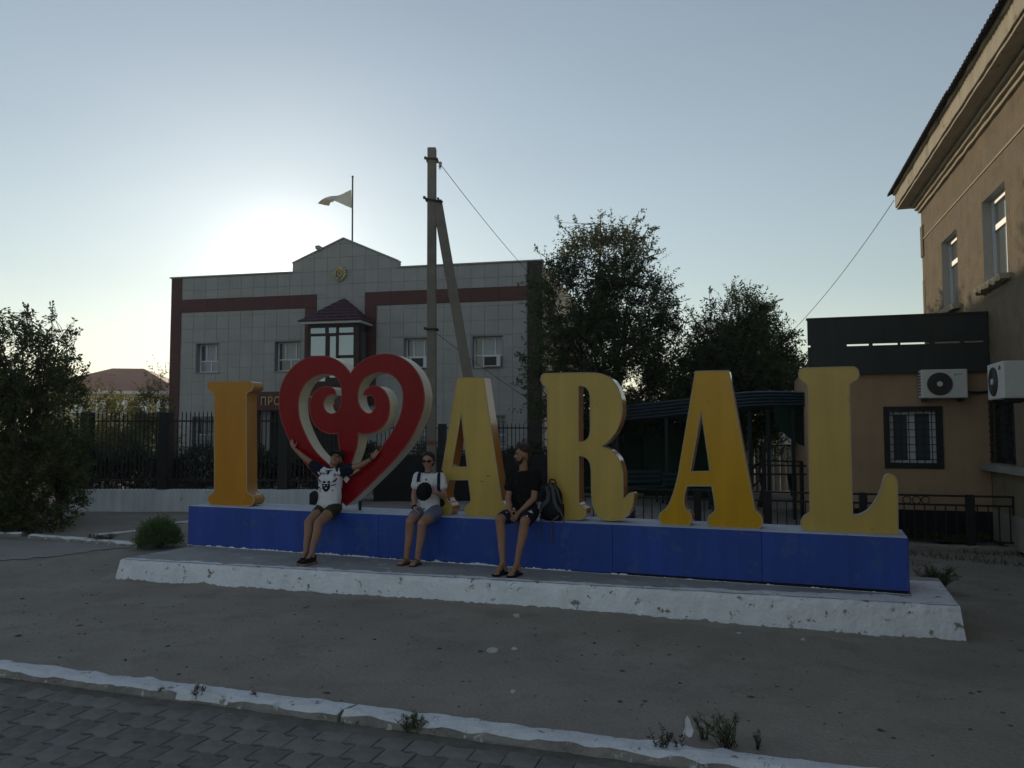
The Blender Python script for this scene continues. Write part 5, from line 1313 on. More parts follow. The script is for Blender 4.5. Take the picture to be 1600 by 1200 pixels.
make_tree('elm_tree', 'small round-headed tree under the canopy roof edge', 'tree', b,
    [px_blob(b,Y,1178,668,26,24), px_blob(b,Y,1195,672,20,22)], .9, 6, 260, .10, M['leaf_dark'], 10, 'street trees behind the sign', (), .06)
# dark bushy trees at the far left
b = on_z(30, 830, 0); Y = b.y
make_tree('bushy_tree', 'dark bushy tree filling the left edge of the view', 'tree', b,
    [px_blob(b,Y,20,560,70,68), px_blob(b,Y,-30,640,90,110), px_blob(b,Y,45,640,62,80), px_blob(b,Y,30,730,75,85), px_blob(b,Y,-40,780,90,50), px_blob(b,Y,60,790,52,42)],
    .8, 26, 3900, .085, M['leaf_dark'], 21, None, [(px_pt(b,Y,40,530), px_pt(b,Y,48,492), 10), (px_pt(b,Y,10,520), px_pt(b,Y,-6,490), 9), (px_pt(b,Y,20,520), px_pt(b,Y,16,492), 8), (px_pt(b,Y,-20,520), px_pt(b,Y,-30,480), 8)], .12, per=13, twig_len=(.2, .45), shell=.3)
b = on_z(92, 812, 0); Y = b.y
make_tree('bushy_tree', 'feathery bush with long shoots before the white base wall', 'tree', b,
    [px_blob(b,Y,75,600,42,52), px_blob(b,Y,95,650,36,48), px_blob(b,Y,90,710,42,56), px_blob(b,Y,85,770,40,40)],
    .6, 14, 1300, .08, M['leaf_dark'], 23, None, [(px_pt(b,Y,75,575), px_pt(b,Y,82,482), 20), (px_pt(b,Y,85,570), px_pt(b,Y,112,505), 15), (px_pt(b,Y,90,590), px_pt(b,Y,120,522), 14), (px_pt(b,Y,95,600), px_pt(b,Y,118,552), 12), (px_pt(b,Y,100,620), px_pt(b,Y,140,578), 11), (px_pt(b,Y,65,560), px_pt(b,Y,62,505), 12), (px_pt(b,Y,110,640), px_pt(b,Y,132,610), 9)], .07, per=13, twig_len=(.18, .4))
# sunlit shrubs beyond the fence
for (px, py, rx, rz, Yd, sd, lab, mt) in ((135, 640, 46, 50, 27.0, 31, 'olive shrub beyond the fence beside the dark bush', 'leaf_olive'), (190, 648, 36, 34, 30.0, 32, 'olive shrub in front of the far yellow house', 'leaf_olive'), (238, 640, 22, 45, 28.0, 33, 'thin olive shrub at the maroon corner of the office', 'leaf_olive'), (160, 690, 60, 26, 25.0, 34, 'low olive shrub behind the fence bars', 'leaf_olive'), (225, 700, 45, 22, 24.5, 35, 'low green shrub behind the fence bars near the post', 'leaf')):
    b = at_y(px, 700, Yd); b.z = 0
    make_tree('shrub', lab, 'shrub', b, [px_blob(b, Yd, px, py, rx, rz), px_blob(b, Yd, px, py + rz*.8, rx*.9, rz*.7)], .5, 6, 420, .10, M[mt], sd, 'shrubs beyond the fence', (), .05)
b = at_y(252, 700, 29.0); b.z = 0
make_tree('shrub', 'bare wispy young tree by the office corner', 'tree', b, [px_blob(b, 29.0, 250, 590, 10, 24), px_blob(b, 29.0, 254, 620, 9, 20)], 2.0, 6, 60, .09, M['leaf_olive'], 41, None, (), .03, per=7)
# hedges
def hedge(label, P0, P1, h, th, n, seed, mat='hedge'):
    rng = np.random.default_rng(seed); d = P1 - P0; L = d.length; t = thing('hedge', label, 'hedge', P0, math.atan2(d.y, d.x))
    x = rng.uniform(0, L, n); hh = h * (1 + .10 * np.sin(x*1.7 + seed) + .07*np.sin(x*4.1))
    y = rng.uniform(-th, th, n); z = rng.uniform(0.02, 1, n) ** .75 * hh
    a = np.stack([x, y, z], 1); dv = rng.normal(0, .5, (n, 3)) + np.array([0, 0, .9]); dv /= np.linalg.norm(dv, axis=1, keepdims=True)
    v, f = leaves_on_twigs(list(zip(a, a + dv * .22)), .075, rng, 8); o = np_mesh('foliage', v, f, M[mat], t); o['kind'] = 'stuff'
    st = MB()
    for k in range(int(L / .45)): st.tube([(k*.45 + .2, 0, 0), (k*.45 + .2 + .05*rng.normal(), .05, h*.7)], [.02, .008], 4, cap=False)
    tag(st.build('stems', M['bark'], t), kind='stuff')
hz = lambda px, py, Y: at_y(px, py, Y).z
a, b = at_y(95, 700, 21.0), at_y(640, 700, 22.8); a.z = b.z = 0
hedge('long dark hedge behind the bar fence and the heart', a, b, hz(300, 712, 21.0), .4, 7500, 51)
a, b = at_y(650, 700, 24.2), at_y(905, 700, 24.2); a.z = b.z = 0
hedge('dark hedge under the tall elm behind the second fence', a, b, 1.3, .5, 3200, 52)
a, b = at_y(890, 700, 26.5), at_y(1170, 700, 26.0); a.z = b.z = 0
hedge('dark hedge added behind the canopy to block the light', a, b, 2.6, .5, 5200, 53)  # hedge added as an occluder so no bright gap shows under the canopy
# low plants
def tuft(name, label, base, n, h, spread, leaf, mat, seed, cat='weed', group=None, lean=(0, 0), per=9, sub=2):
    rng = np.random.default_rng(seed); t = thing(name, label, cat, base, 0, group); st = MB(); tw = []
    for k in range(n):
        a = rng.uniform(0, 2*math.pi); s = spread * rng.uniform(.2, 1); hh = h * rng.uniform(.55, 1.05)
        p0 = Vector((rng.normal(0, spread*.12), rng.normal(0, spread*.12), -.01)); p2 = Vector((s*math.cos(a) + lean[0], s*math.sin(a) + lean[1], hh)); p1 = p0.lerp(p2, .5) + Vector((0, 0, hh*.12))
        st.tube([p0, p1, p2], [.004, .003, .0015], 3, cap=False); tw.append((np.array(p0.lerp(p1, .3)), np.array(p1))); tw.append((np.array(p1), np.array(p2)))
        for q in range(sub):
            f_ = rng.uniform(.3, .9); c = p0.lerp(p2, f_) + Vector((0, 0, hh*.06)); e = c + Vector((rng.normal(0, .3), rng.normal(0, .3), .6)) * h * .3; tw.append((np.array(c), np.array(e)))
    tag(st.build('stems', M['bark'], t), kind='stuff')
    v, f = leaves_on_twigs(tw, leaf, rng, per, .0, .32); o = np_mesh('leaves', v, f, M[mat], t); o['kind'] = 'stuff'
    return t
def ball_bush():
    b = on_dirt(248, 856); rng = np.random.default_rng(61); t = thing('ball_bush', 'round feathery green bush at the left end of the sign step', 'bush', b)
    n = 1500; d = rng.normal(0, 1, (n, 3)); d[:, 2] = np.abs(d[:, 2]) * 1.0; d /= np.linalg.norm(d, axis=1, keepdims=True)
    r = rng.uniform(.35, 1, n)[:, None] ** .5; c = np.array([0, 0, .06]); tip = c + d * r * np.array([.40, .40, .44]) * (1 + .12*rng.normal(0, 1, (n, 1)).clip(-1, 1)); base = c + (tip - c) * .72 + rng.normal(0, .01, (n, 3))
    v, f = leaves_on_twigs(list(zip(base, tip + np.array([0, 0, .03]))), .055, rng, 9, 0, .18); o = np_mesh('foliage', v, f, M['leaf_bush'], t); o['kind'] = 'stuff'
    st = MB()
    for k in range(60):
        q = tip[k*7]; st.tube([(0,0,0), Vector(q)*.5 + Vector((0,0,.03)), tuple(q)], [.008, .005, .002], 3, cap=False)
    tag(st.build('stems', M['bark'], t), kind='stuff')
ball_bush()
M['weed_pale'] = leaf_mat('pale_grass', (0.115, 0.125, 0.075), trans=0.3)
M['rust'] = leaf_mat('rusty_dry_weed', (0.085, 0.06, 0.03), trans=0.3)
M['weed_dark'] = leaf_mat('dark_weed', (0.04, 0.045, 0.03), trans=0.2)
g = 'weeds growing along the kerb'
tuft('weed', 'dry weed on the kerb face at the far left', on_z(256, 1092, PAVE_Z), 9, .08, .09, .02, 'rust', 71, group=g)
tuft('weed', 'rust-brown weed clump standing against the left kerb run', on_z(310, 1099, PAVE_Z), 12, .13, .09, .022, 'rust', 72, group=g)
tuft('weed', 'small dark weed on the kerb left of the crack', on_z(390, 1104, PAVE_Z), 7, .10, .05, .02, 'rust', 73, group=g)
tuft('weed', 'tiny sprig at the foot of the kerb', on_z(427, 1114, PAVE_Z), 5, .05, .04, .018, 'weed', 74, group=g)
tuft('weed', 'dark weed mat in the kerb crack', on_z(556, 1126, PAVE_Z), 26, .05, .16, .02, 'weed', 75, group=g)
tuft('weed', 'green weed tuft beside the pale stone at the kerb', on_z(645, 1146, PAVE_Z), 20, .13, .12, .024, 'weed', 76, group=g)
tuft('weed', 'leggy dark weed rising over the right kerb run', on_z(1034, 1188, PAVE_Z), 7, .20, .09, .022, 'weed_dark', 77, group=g, sub=3)
tuft('weed', 'single thin sprig on the right kerb run', on_z(1066, 1192, PAVE_Z), 2, .15, .05, .02, 'weed_dark', 78, group=g)
tuft('weed', 'tall wispy grass clump behind the right kerb run', on_dirt(1138, 1168), 22, .20, .20, .020, 'weed_pale', 79, 'grass', g, per=9, sub=2)
tuft('weed', 'low wispy grass behind the kerb next to the white scrap', on_dirt(1098, 1156), 9, .13, .11, .018, 'weed_pale', 80, 'grass', g, per=7)
tuft('weed', 'small grass sprig right of the tall wispy clump', on_dirt(1184, 1172), 5, .10, .07, .018, 'weed_pale', 81, 'grass', g)
g = 'weeds at the sign step'
tuft('weed', 'thin weed growing up the step face below the amber A', on_dirt(1142, 969), 4, .15, .04, .012, 'weed', 82, group=g, sub=3)
tuft('weed', 'thin weed at the step foot below the L', on_dirt(1203, 976), 6, .12, .07, .012, 'weed', 83, group=g, sub=3)
tuft('weed', 'weed with one dark head near the right step end', on_dirt(1402, 992), 5, .14, .04, .013, 'weed', 84, group=g, sub=3)
tuft('weed', 'thin short weed at the step foot between the A and the L', on_dirt(1174, 974), 3, .08, .03, .012, 'weed', 85, group=g)
tuft('bush', 'low brown bush behind the right end of the step', on_dirt(1462, 925), 60, .30, .30, .03, 'weed', 86, 'bush', sub=3)
tuft('bush', 'dry ground bush beside the far white edging', on_dirt(158, 848), 26, .12, .30, .04, 'weed', 87, 'bush')
tuft('bush', 'dark low growth under the peach annex railing', on_dirt(1480, 850), 70, .22, .9, .05, 'leaf_dark', 88, 'bush')
def dry_grass():
    rng = np.random.default_rng(95); V, F = [], []; k = 0
    for _ in range(2600):
        a, b = rng.uniform(0, 6.2), rng.uniform(-1.9, .25)
        p = on_z(1591, 858, 0) + AX * a + QV * b; x, y = p.x, p.y
        if noise.noise((x*1.3, y*1.3, 3)) < -.05 + .35*(-b/1.9): continue
        l = s_loc(Vector((x, y, 0)))
        if -.1 < l.x < 10.3 and -1.4 < l.y < 1.2: continue
        h = rng.uniform(.03, .13); d = rng.normal(0, .05, 2); w = .006; z = gz(x, y)
        V.append(np.array([(x - w, y, z), (x + w, y, z), (x + d[0], y + d[1], z + h)])); F.append((3*k, 3*k+1, 3*k+2)); k += 1
    o = np_mesh('grass', np.concatenate(V), np.array(F), M['rust']); tag(o, 'dry brown grass along the low iron railing', kind='stuff')
dry_grass()
# ------------------------------------------------------------------ stones, scraps and clods
def rock(name, label, px, py, z, size, mat, seed, cat='stone', group=None, flat=.6):
    rng = random.Random(seed); bm = bmesh.new(); bmesh.ops.create_icosphere(bm, subdivisions=2, radius=1)
    for v in bm.verts:
        k = 1 + .35 * noise.noise(v.co * 1.6 + Vector((seed, 0, 0))); v.co = Vector((v.co.x * k * size, v.co.y * k * size * .8, max(v.co.z, -.4) * k * size * flat))
    me = bpy.data.meshes.new(name); bm.to_mesh(me); bm.free(); p = on_z(px, py, z) if z else on_dirt(px, py)
    o = link(name, me, mat, None, p + Vector((0, 0, size * flat * .3)), rng.uniform(0, 6)); tag(o, label, cat, group)
rock('stone', 'flat pale stone lying alone on the dirt before the sign', 770, 1018, 0, .060, M['stone'], 1, group='stones on the dirt', flat=.45)
rock('stone', 'small pale stone right of the flat one', 804, 1015, 0, .032, M['stone'], 2, group='stones on the dirt')
rock('stone', 'pale rubble lump near the step front', 807, 964, 0, .05, M['stone'], 3, group='stones on the dirt', flat=.5)
rock('stone', 'whitish pebble near the front kerb', 802, 1082, 0, .028, M['stone'], 4, group='stones on the dirt')
rock('stone', 'pale lump of lime leaning on the kerb by the weed tuft', 612, 1141, PAVE_Z, .045, M['stone'], 5, flat=.9)
rock('stone', 'pale chip at the foot of the step right of centre', 1255, 1000, 0, .025, M['stone'], 6, group='stones on the dirt')
rock('stone', 'long white chip near the step foot', 1155, 990, 0, .030, M['stone'], 7, group='stones on the dirt', flat=.4)
def scrap():
    p = on_dirt(1076, 1158); t = thing('plastic_scrap', 'torn white plastic scrap caught upright in the grass', 'scrap', p)
    vs, fs = [], []; k_ = .62; prof = [(a*k_, b*k_) for a, b in [(-.03,.05),(-.075,.0),(-.055,.07),(-.03,.12),(-.035,.19),(-.01,.235),(.015,.20),(.03,.14),(.05,.09),(.03,.03),(.0,.02)]]
    pts = [(a, .02*noise.noise((a*20, b*15, 1)), b + .01) for a, b in prof]; c = (0, .02, .07)
    vs = pts + [c] + [(x, y + .004, z) for x, y, z in pts] + [(c[0], c[1] + .004, c[2])]; n = len(pts)
    fs = [(i, (i+1) % n, n) for i in range(n)] + [(n + 1 + (i+1) % n, n + 1 + i, 2*n + 1) for i in range(n)] + [(i, n+1+i, n+1+(i+1) % n, (i+1) % n) for i in range(n)]
    MB().add(vs, fs).build('sheet', M['paper'], t)
scrap()
def litter():
    rng = np.random.default_rng(91); V, F = [], []; 
    base = np.array([(1,0,0),(0,1,0),(-1,0,0),(0,-1,0),(0,0,.7),(0,0,-.5)]); fc = [(0,1,4),(1,2,4),(2,3,4),(3,0,4),(1,0,5),(2,1,5),(3,2,5),(0,3,5)]
    k = 0; tot = 0
    while k < 1700 and tot < 9000:
        tot += 1
        x, y = rng.uniform(-7, 9), rng.uniform(4.6, 13) ; 
        if k_side(x, y) < .02: continue
        l = s_loc(Vector((x, y, 0)))
        if -.1 < l.x < 10.2 and l.y > -1.45: continue
        s = rng.gamma(1.1, .0042) + .0022; a = rng.uniform(0, 6.28)
        q = base * s * rng.uniform(.6, 1.4, (6, 3)) * np.array([1.4, 1, .6]); q = np.stack([q[:,0]*math.cos(a) - q[:,1]*math.sin(a), q[:,0]*math.sin(a) + q[:,1]*math.cos(a), q[:,2]], 1)
        zg = gz(x, y)
        V.append(q + np.array([x, y, zg + s*.15])); F.append(np.array(fc) + 6*k); k += 1
    o = np_mesh('gravel', np.concatenate(V), np.concatenate(F), M['clod']); tag(o, 'scattered dark clods and grit on the dirt', kind='stuff')
litter()
def cap_(mb, p0, p1, r0, r1, n=10, sx=1.0):
    """tapered capsule"""
    p0, p1 = Vector(p0), Vector(p1); t = (p1 - p0); L = t.length; t.normalize(); prof = []
    for k in range(4): a = math.pi/2 * (1 - k/4); prof.append((r0*math.cos(a), -r0*math.sin(a)))
    prof += [(r0, 0)] + [(r0 + (r1 - r0)*s, L*s) for s in (.33, .66)] + [(r1, L)]
    for k in range(1, 5): a = math.pi/2 * k/4; prof.append((max(r1*math.cos(a), 1e-4), L + r1*math.sin(a)))
    ref = Vector((0, 0, 1)) if abs(t.z) < .9 else Vector((1, 0, 0)); x = t.cross(ref).normalized(); y = x.cross(t)
    vs, fs = [], []
    for (r, h) in prof:
        for k in range(n): a = 2*math.pi*k/n; vs.append(p0 + t*h + (x*math.cos(a)*sx + y*math.sin(a)) * max(r, 1e-4))
    m = len(prof)
    for i in range(m - 1):
        for k in range(n): k2 = (k+1) % n; fs.append((i*n+k, i*n+k2, (i+1)*n+k2, (i+1)*n+k))
    fs.append(tuple(reversed(range(n)))); fs.append(tuple((m-1)*n + k for k in range(n)))
    mb.add(vs, fs)
def ell(mb, c, X, Y, Z, n=14, m=8):
    """ellipsoid with half-axis vectors X, Y, Z"""
    c = Vector(c); vs, fs = [], []
    for j in range(m + 1):
        b = -math.pi/2 + math.pi*j/m
        for k in range(n):
            a = 2*math.pi*k/n; vs.append(c + X*(math.cos(a)*max(math.cos(b), 1e-3)) + Y*(math.sin(a)*max(math.cos(b), 1e-3)) + Z*math.sin(b))
    for j in range(m):
        for k in range(n): k2 = (k+1) % n; fs.append((j*n+k, j*n+k2, (j+1)*n+k2, (j+1)*n+k))
    fs.append(tuple(reversed(range(n)))); fs.append(tuple(m*n + k for k in range(n))); mb.add(vs, fs)
def melt(name, mb, mat, parent, voxel=.008, smooth=6, origin=Vector((0,0,0)), fac=.5, fold=0.0):
    """one continuous skin over the collected volumes"""
    mb.v = [tuple(Vector(v) - origin) for v in mb.v]
    me = mb.mesh(name); o = bpy.data.objects.new('tmp', me); COL.objects.link(o)
    r = o.modifiers.new('r', 'REMESH'); r.mode = 'VOXEL'; r.voxel_size = voxel
    s = o.modifiers.new('s', 'SMOOTH'); s.iterations = smooth; s.factor = fac
    dg = bpy.context.evaluated_depsgraph_get(); new = bpy.data.meshes.new_from_object(o.evaluated_get(dg))
    bpy.data.objects.remove(o); bpy.data.meshes.remove(me); new.name = name; new.materials.clear()
    if fold:
        nv = len(new.vertices); co = np.empty(nv*3, dtype=np.float32); nn = np.empty(nv*3, dtype=np.float32)
        new.vertices.foreach_get('co', co); new.vertices.foreach_get('normal', nn); co = co.reshape(-1, 3); nn = nn.reshape(-1, 3)
        for i in range(nv):
            c = Vector(co[i]); q = noise.noise((c.x*16 + c.z*7, c.y*16, c.z*9)) + .6*noise.noise((c.x*30, c.y*30 + c.z*12, c.z*20 + 5)); co[i] += nn[i] * (fold * q)
        new.vertices.foreach_set('co', co.ravel()); new.update()
    new.polygons.foreach_set('use_smooth', [True] * len(new.polygons))
    return link(name, new, mat, parent)
def hand(mb, wr, tip, nrm, thumb, curl=.35, s=1.0):
    """palm, four unequal bent fingers and a thumb; nrm = the way the palm faces, thumb = side vector"""
    d = (tip - wr).normalized(); nrm = (nrm - d * nrm.dot(d)).normalized(); sd = (thumb - d*thumb.dot(d) - nrm*thumb.dot(nrm)).normalized()
    cap_(mb, wr - d*.01, wr + d*.03*s, .025*s, .024*s)
    ell(mb, wr + d*.052*s, d*.048*s, sd*.040*s, nrm*.016*s)
    for k, (off, L) in enumerate(((.030,.070),(.011,.078),(-.009,.073),(-.028,.058))):
        b = wr + d*.088*s + sd*off*s - d*abs(off)*.15; dd = (d + sd*off*2.0).normalized(); segs = (.45, .32, .23); p = b
        for j, q in enumerate(segs):
            a = curl * (j + .6); dv = (dd*math.cos(a) + nrm*math.sin(a)); e = p + dv*L*q*s; cap_(mb, p, e, .0088*s*(1 - j*.08), .0084*s*(1 - j*.1), 7); p = e
    b = wr + d*.03*s + sd*.032*s; e = b + (d*.55 + sd*.75 + nrm*.25).normalized()*.036*s; cap_(mb, b, e, .013*s, .0105*s, 7); cap_(mb, e, e + (d*.85 + sd*.3 + nrm*.35).normalized()*.030*s, .0105*s, .009*s, 7)
def head_frame(f, up):
    f = f.normalized(); s = f.cross(up).normalized(); u = s.cross(f).normalized(); return f, s, u
def build_head(mb, c, f, s, u, k=1.0, male=False):
    ell(mb, c + u*.022*k - f*.012*k, s*.074*k, f*.092*k, u*.092*k)
    ell(mb, c - u*.030*k + f*.018*k, s*.060*k, f*.066*k, u*.078*k)
    ell(mb, c - u*.088*k + f*.052*k, s*(.030 if male else .026)*k, f*.026*k, u*.022*k)      # chin
    cap_(mb, c + u*.020*k + f*.078*k, c - u*.022*k + f*.098*k, .0105*k, .0135*k, 8)          # nose
    ell(mb, c - u*.024*k + f*.094*k, s*.019*k, f*.012*k, u*.010*k)
    ell(mb, c + u*.034*k + f*.072*k, s*.050*k, f*.016*k, u*.012*k)                           # brow
    ell(mb, c - u*.054*k + f*.078*k, s*.024*k, f*.012*k, u*.010*k)                           # mouth
    for q in (-1, 1):
        ell(mb, c + s*q*.074*k - u*.004*k - f*.006*k, s*.010*k, f*.020*k, u*.032*k)
        ell(mb, c + s*q*.040*k - u*.020*k + f*.056*k, s*.022*k, f*.022*k, u*.022*k)
def face_parts(root, c, f, s, u, k, org, eyes=True):
    if eyes:
        for q in (-1, 1):
            m = MB(); ell(m, c + s*q*.031*k + u*.012*k + f*.077*k - org, s*.013*k, f*.007*k, u*.007*k, 8, 6); m.build('eye', M['eye'], root, smooth=True)
            m = MB(); m.bar(c + s*q*.014*k + u*.032*k + f*.090*k - org, c + s*q*.052*k + u*.031*k + f*.076*k - org, .009*k, .006*k); m.build('eyebrow', M['hair'], root)
    m = MB(); ell(m, c - u*.052*k + f*.088*k - org, s*.021*k, f*.005*k, u*.006*k, 8, 6); m.build('lips', M['lips'], root, smooth=True)
def body_common(mb, J, f, k=1.0, female=False, bare_feet=True):
    up = (J['neck'] - J['pelvis']).normalized(); rt = (J['shR'] - J['shL']).normalized(); fw = rt.cross(up); fw = fw if fw.dot(-SW) > 0 else -fw
    for t, (a, b) in ((.12, (.150 if female else .145, .105)), (.40, (.118 if female else .132, .092)), (.70, (.135 if female else .150, .100))):
        c = J['pelvis'].lerp(J['neck'], t); ell(mb, c, rt*a*k, fw*b*k, up*.125*k)
    if female:
        for q in (-1, 1): ell(mb, J['pelvis'].lerp(J['neck'], .68) + rt*q*.070*k + fw*.072*k, rt*.058*k, fw*.055*k, up*.058*k)
    for q in 'LR': cap_(mb, J['pelvis'].lerp(J['neck'], .86), J['sh' + q], .062*k, .054*k)
    cap_(mb, J['neck'] - up*.03, J['head'] - up*.03 - fw*.005, .054*k if not female else .047*k, .050*k if not female else .045*k)
    for q in 'LR':
        cap_(mb, J['sh'+q], J['el'+q], (.049 if not female else .046)*k, .038*k)
        mid = J['el'+q].lerp(J['wr'+q], .35); cap_(mb, J['el'+q], mid, .037*k, .037*k); cap_(mb, mid, J['wr'+q], .037*k, .024*k)
        th = (.084 if not female else .092)*k; kr = .060 if not female else .063; cap_(mb, J['hip'+q], J['kn'+q], th, kr*k)
        kn, an = J['kn'+q], J['an'+q]; ax = (an - kn).normalized(); back = (SW - ax*SW.dot(ax)).normalized()
        c1 = kn.lerp(an, .30) + back*.018; cap_(mb, kn, c1, (kr-.004)*k, .060*k); cap_(mb, c1, kn.lerp(an, .62) + back*.006, .060*k, .046*k); cap_(mb, kn.lerp(an, .62), an, .046*k, .035*k)
    return up, rt, fw
def foot_skin(mb, an, to, k=1.0):
    g = Vector((to.x - an.x, to.y - an.y, 0)); L = max(g.length, .12); g.normalize(); sd = Vector((-g.y, g.x, 0)); z0 = STEP_H
    heel = Vector((an.x, an.y, z0 + .045)) - g*.035; ball = Vector((to.x, to.y, z0 + .036)) - g*.05
    cap_(mb, an, heel + Vector((0,0,.01)), .033*k, .034*k); ell(mb, (heel + ball)/2 + Vector((0,0,.008)), g*(ball-heel).length*.62, sd*.036*k, Vector((0,0,.034)))
    cap_(mb, an - Vector((0,0,.01)), ball + Vector((0,0,.006)), .030*k, .022*k); ell(mb, ball, g*.05*k, sd*.043*k, Vector((0,0,.021)))
    for i, o in enumerate((-.030,-.015,0,.015,.030)): cap_(mb, ball + sd*o + g*.025 - Vector((0,0,.008)), ball + sd*o + g*(.058 - abs(o + (.012 if i else 0))*.35) - Vector((0,0,.012)), .010, .009, 7)
    return heel, ball, g, sd
def shoe_sole(root, heel, ball, g, sd, org, mat, z=.018, wd=.047, toe=.068, name='sole'):
    m = MB(); pts = []
    for t, w in ((-.045, .028), (-.02, .038), (.0, .04)): pts.append((heel + g*t, w))
    mid = (heel + ball)/2; pts += [(mid, .036), (ball, wd), (ball + g*.03, wd*.95), (ball + g*.055, wd*.7), (ball + g*toe, wd*.3)]
    L = [(p + sd*w) for p, w in pts] + [(p - sd*w) for p, w in reversed(pts)]; n = len(L)
    z0 = STEP_H + .006
    vs = [Vector((p.x, p.y, z0)) - org for p in L] + [Vector((p.x, p.y, z0 + z)) - org for p in L]
    m.add(vs, [tuple(reversed(range(n))), tuple(range(n, 2*n))] + [(i, (i+1) % n, (i+1) % n + n, i + n) for i in range(n)])
    return m.build(name, mat, root)
def decal(target, polys, mat, parent, name, org, off=.006, sub=3):
    """flat print laid on the cloth: thin polygons dropped on the surface of target (parented at org)"""
    from mathutils.bvhtree import BVHTree
    me = target.data; bvh = BVHTree.FromPolygons([v.co + org for v in me.vertices], [tuple(p.vertices) for p in me.polygons])
    m = MB()
    for poly in polys:
        # fan triangles about the centroid
        cx, cy = sum(p[0] for p in poly)/len(poly), sum(p[1] for p in poly)/len(poly); pts = poly + [(cx, cy)]; hit = []
        for px, py in pts:
            d = ray(px, py).normalized(); h = bvh.ray_cast(C0, d)
            if h[0] is None: hit = None; break
            hit.append(h[0] + h[1] * off - org)
        if not hit: continue
        n = len(poly); m.add(hit, [(i, (i+1) % n, n) for i in range(n)])
    if m.v: return m.build(name, mat, parent, fix=False)
M['skin'] = pmat('tanned_skin', (0.30, 0.165, 0.105), 0.55, 0.10, 9, 0.08, 120, 0.35)
M['skin_b'] = pmat('rosy_skin', (0.34, 0.185, 0.135), 0.55, 0.10, 9, 0.08, 120, 0.35)
M['hair'] = pmat('dark_hair', (0.022, 0.015, 0.011), 0.55, 0.3, 30, 0.8, 140, 0.35)
M['hair_brown'] = pmat('brown_hair', (0.045, 0.027, 0.016), 0.6, 0.3, 30, 0.8, 120, 0.3)
M['eye'] = pmat('dark_eye', (0.015, 0.012, 0.01), 0.3, 0.1, 5, 0.0)
M['lips'] = pmat('lips', (0.27, 0.10, 0.085), 0.5, 0.1, 5, 0.0)
M['tee_white'] = pmat('white_cotton', (0.62, 0.63, 0.66), 0.9, 0.05, 5, 0.5, 16, 0.1)
M['navy'] = pmat('navy_cotton', (0.016, 0.018, 0.036), 0.9, 0.1, 5, 0.4, 18, 0.1)
M['tee_black'] = pmat('black_cotton', (0.012, 0.012, 0.014), 0.92, 0.1, 5, 0.5, 14, 0.1)
M['olive_cloth'] = pmat('olive_shorts', (0.045, 0.044, 0.030), 0.92, 0.12, 7, 0.5, 22, 0.1)
M['blue_cloth'] = pmat('grey_blue_shorts', (0.135, 0.155, 0.235), 0.92, 0.1, 6, 0.5, 20, 0.1)
M['board_short'] = pmat('dark_patterned_shorts', (0.014, 0.017, 0.026), 0.85, 0.1, 6, 0.5, 18, 0.15)
M['leather'] = pmat('brown_leather', (0.075, 0.045, 0.032), 0.7, 0.15, 10, 0.2)
M['tan_sole'] = pmat('tan_rubber_sole', (0.20, 0.155, 0.11), 0.8, 0.15, 10, 0.1)
M['cap_green'] = pmat('dark_green_cap', (0.030, 0.036, 0.026), 0.9, 0.2, 9, 0.4, 30, 0.1)
M['pack_black'] = pmat('black_pack_fabric', (0.013, 0.013, 0.015), 0.75, 0.15, 8, 0.4, 50, 0.2)
M['pack_grey'] = pmat('grey_pack_fabric', (0.085, 0.088, 0.092), 0.8, 0.12, 8, 0.3, 50, 0.2)
M['lens'] = pmat('dark_lens', (0.02, 0.012, 0.012), 0.1, 0.05, 3, 0.0, spec=0.8)
def torso_cloth(J, k, up, rt, fw, grow, hem, female=False, neck_cut=.93):
    m = MB(); P, N = J['pelvis'], J['neck']
    for t, a, b in ((hem, .158, .118), (.22, .152, .112), (.42, .138 if female else .142, .105), (.68, .146 if female else .158, .112), (.80, .135, .095)):
        c = P.lerp(N, t); ell(m, c, rt*(a*k + grow), fw*(b*k + grow), up*(.105*k))
    if female:
        for q in (-1, 1): ell(m, P.lerp(N, .66) + rt*q*.068*k + fw*.074*k, rt*.064*k, fw*.060*k, up*.066*k)
    for q in 'LR': cap_(m, P.lerp(N, .84), J['sh'+q], .070*k, .063*k)
    for t in (.12, .18, .3, .36, .5, .56, .62):
        ell(m, P.lerp(N, t), rt*(.150*k + grow), fw*(.108*k + grow), up*(.10*k))
    return m
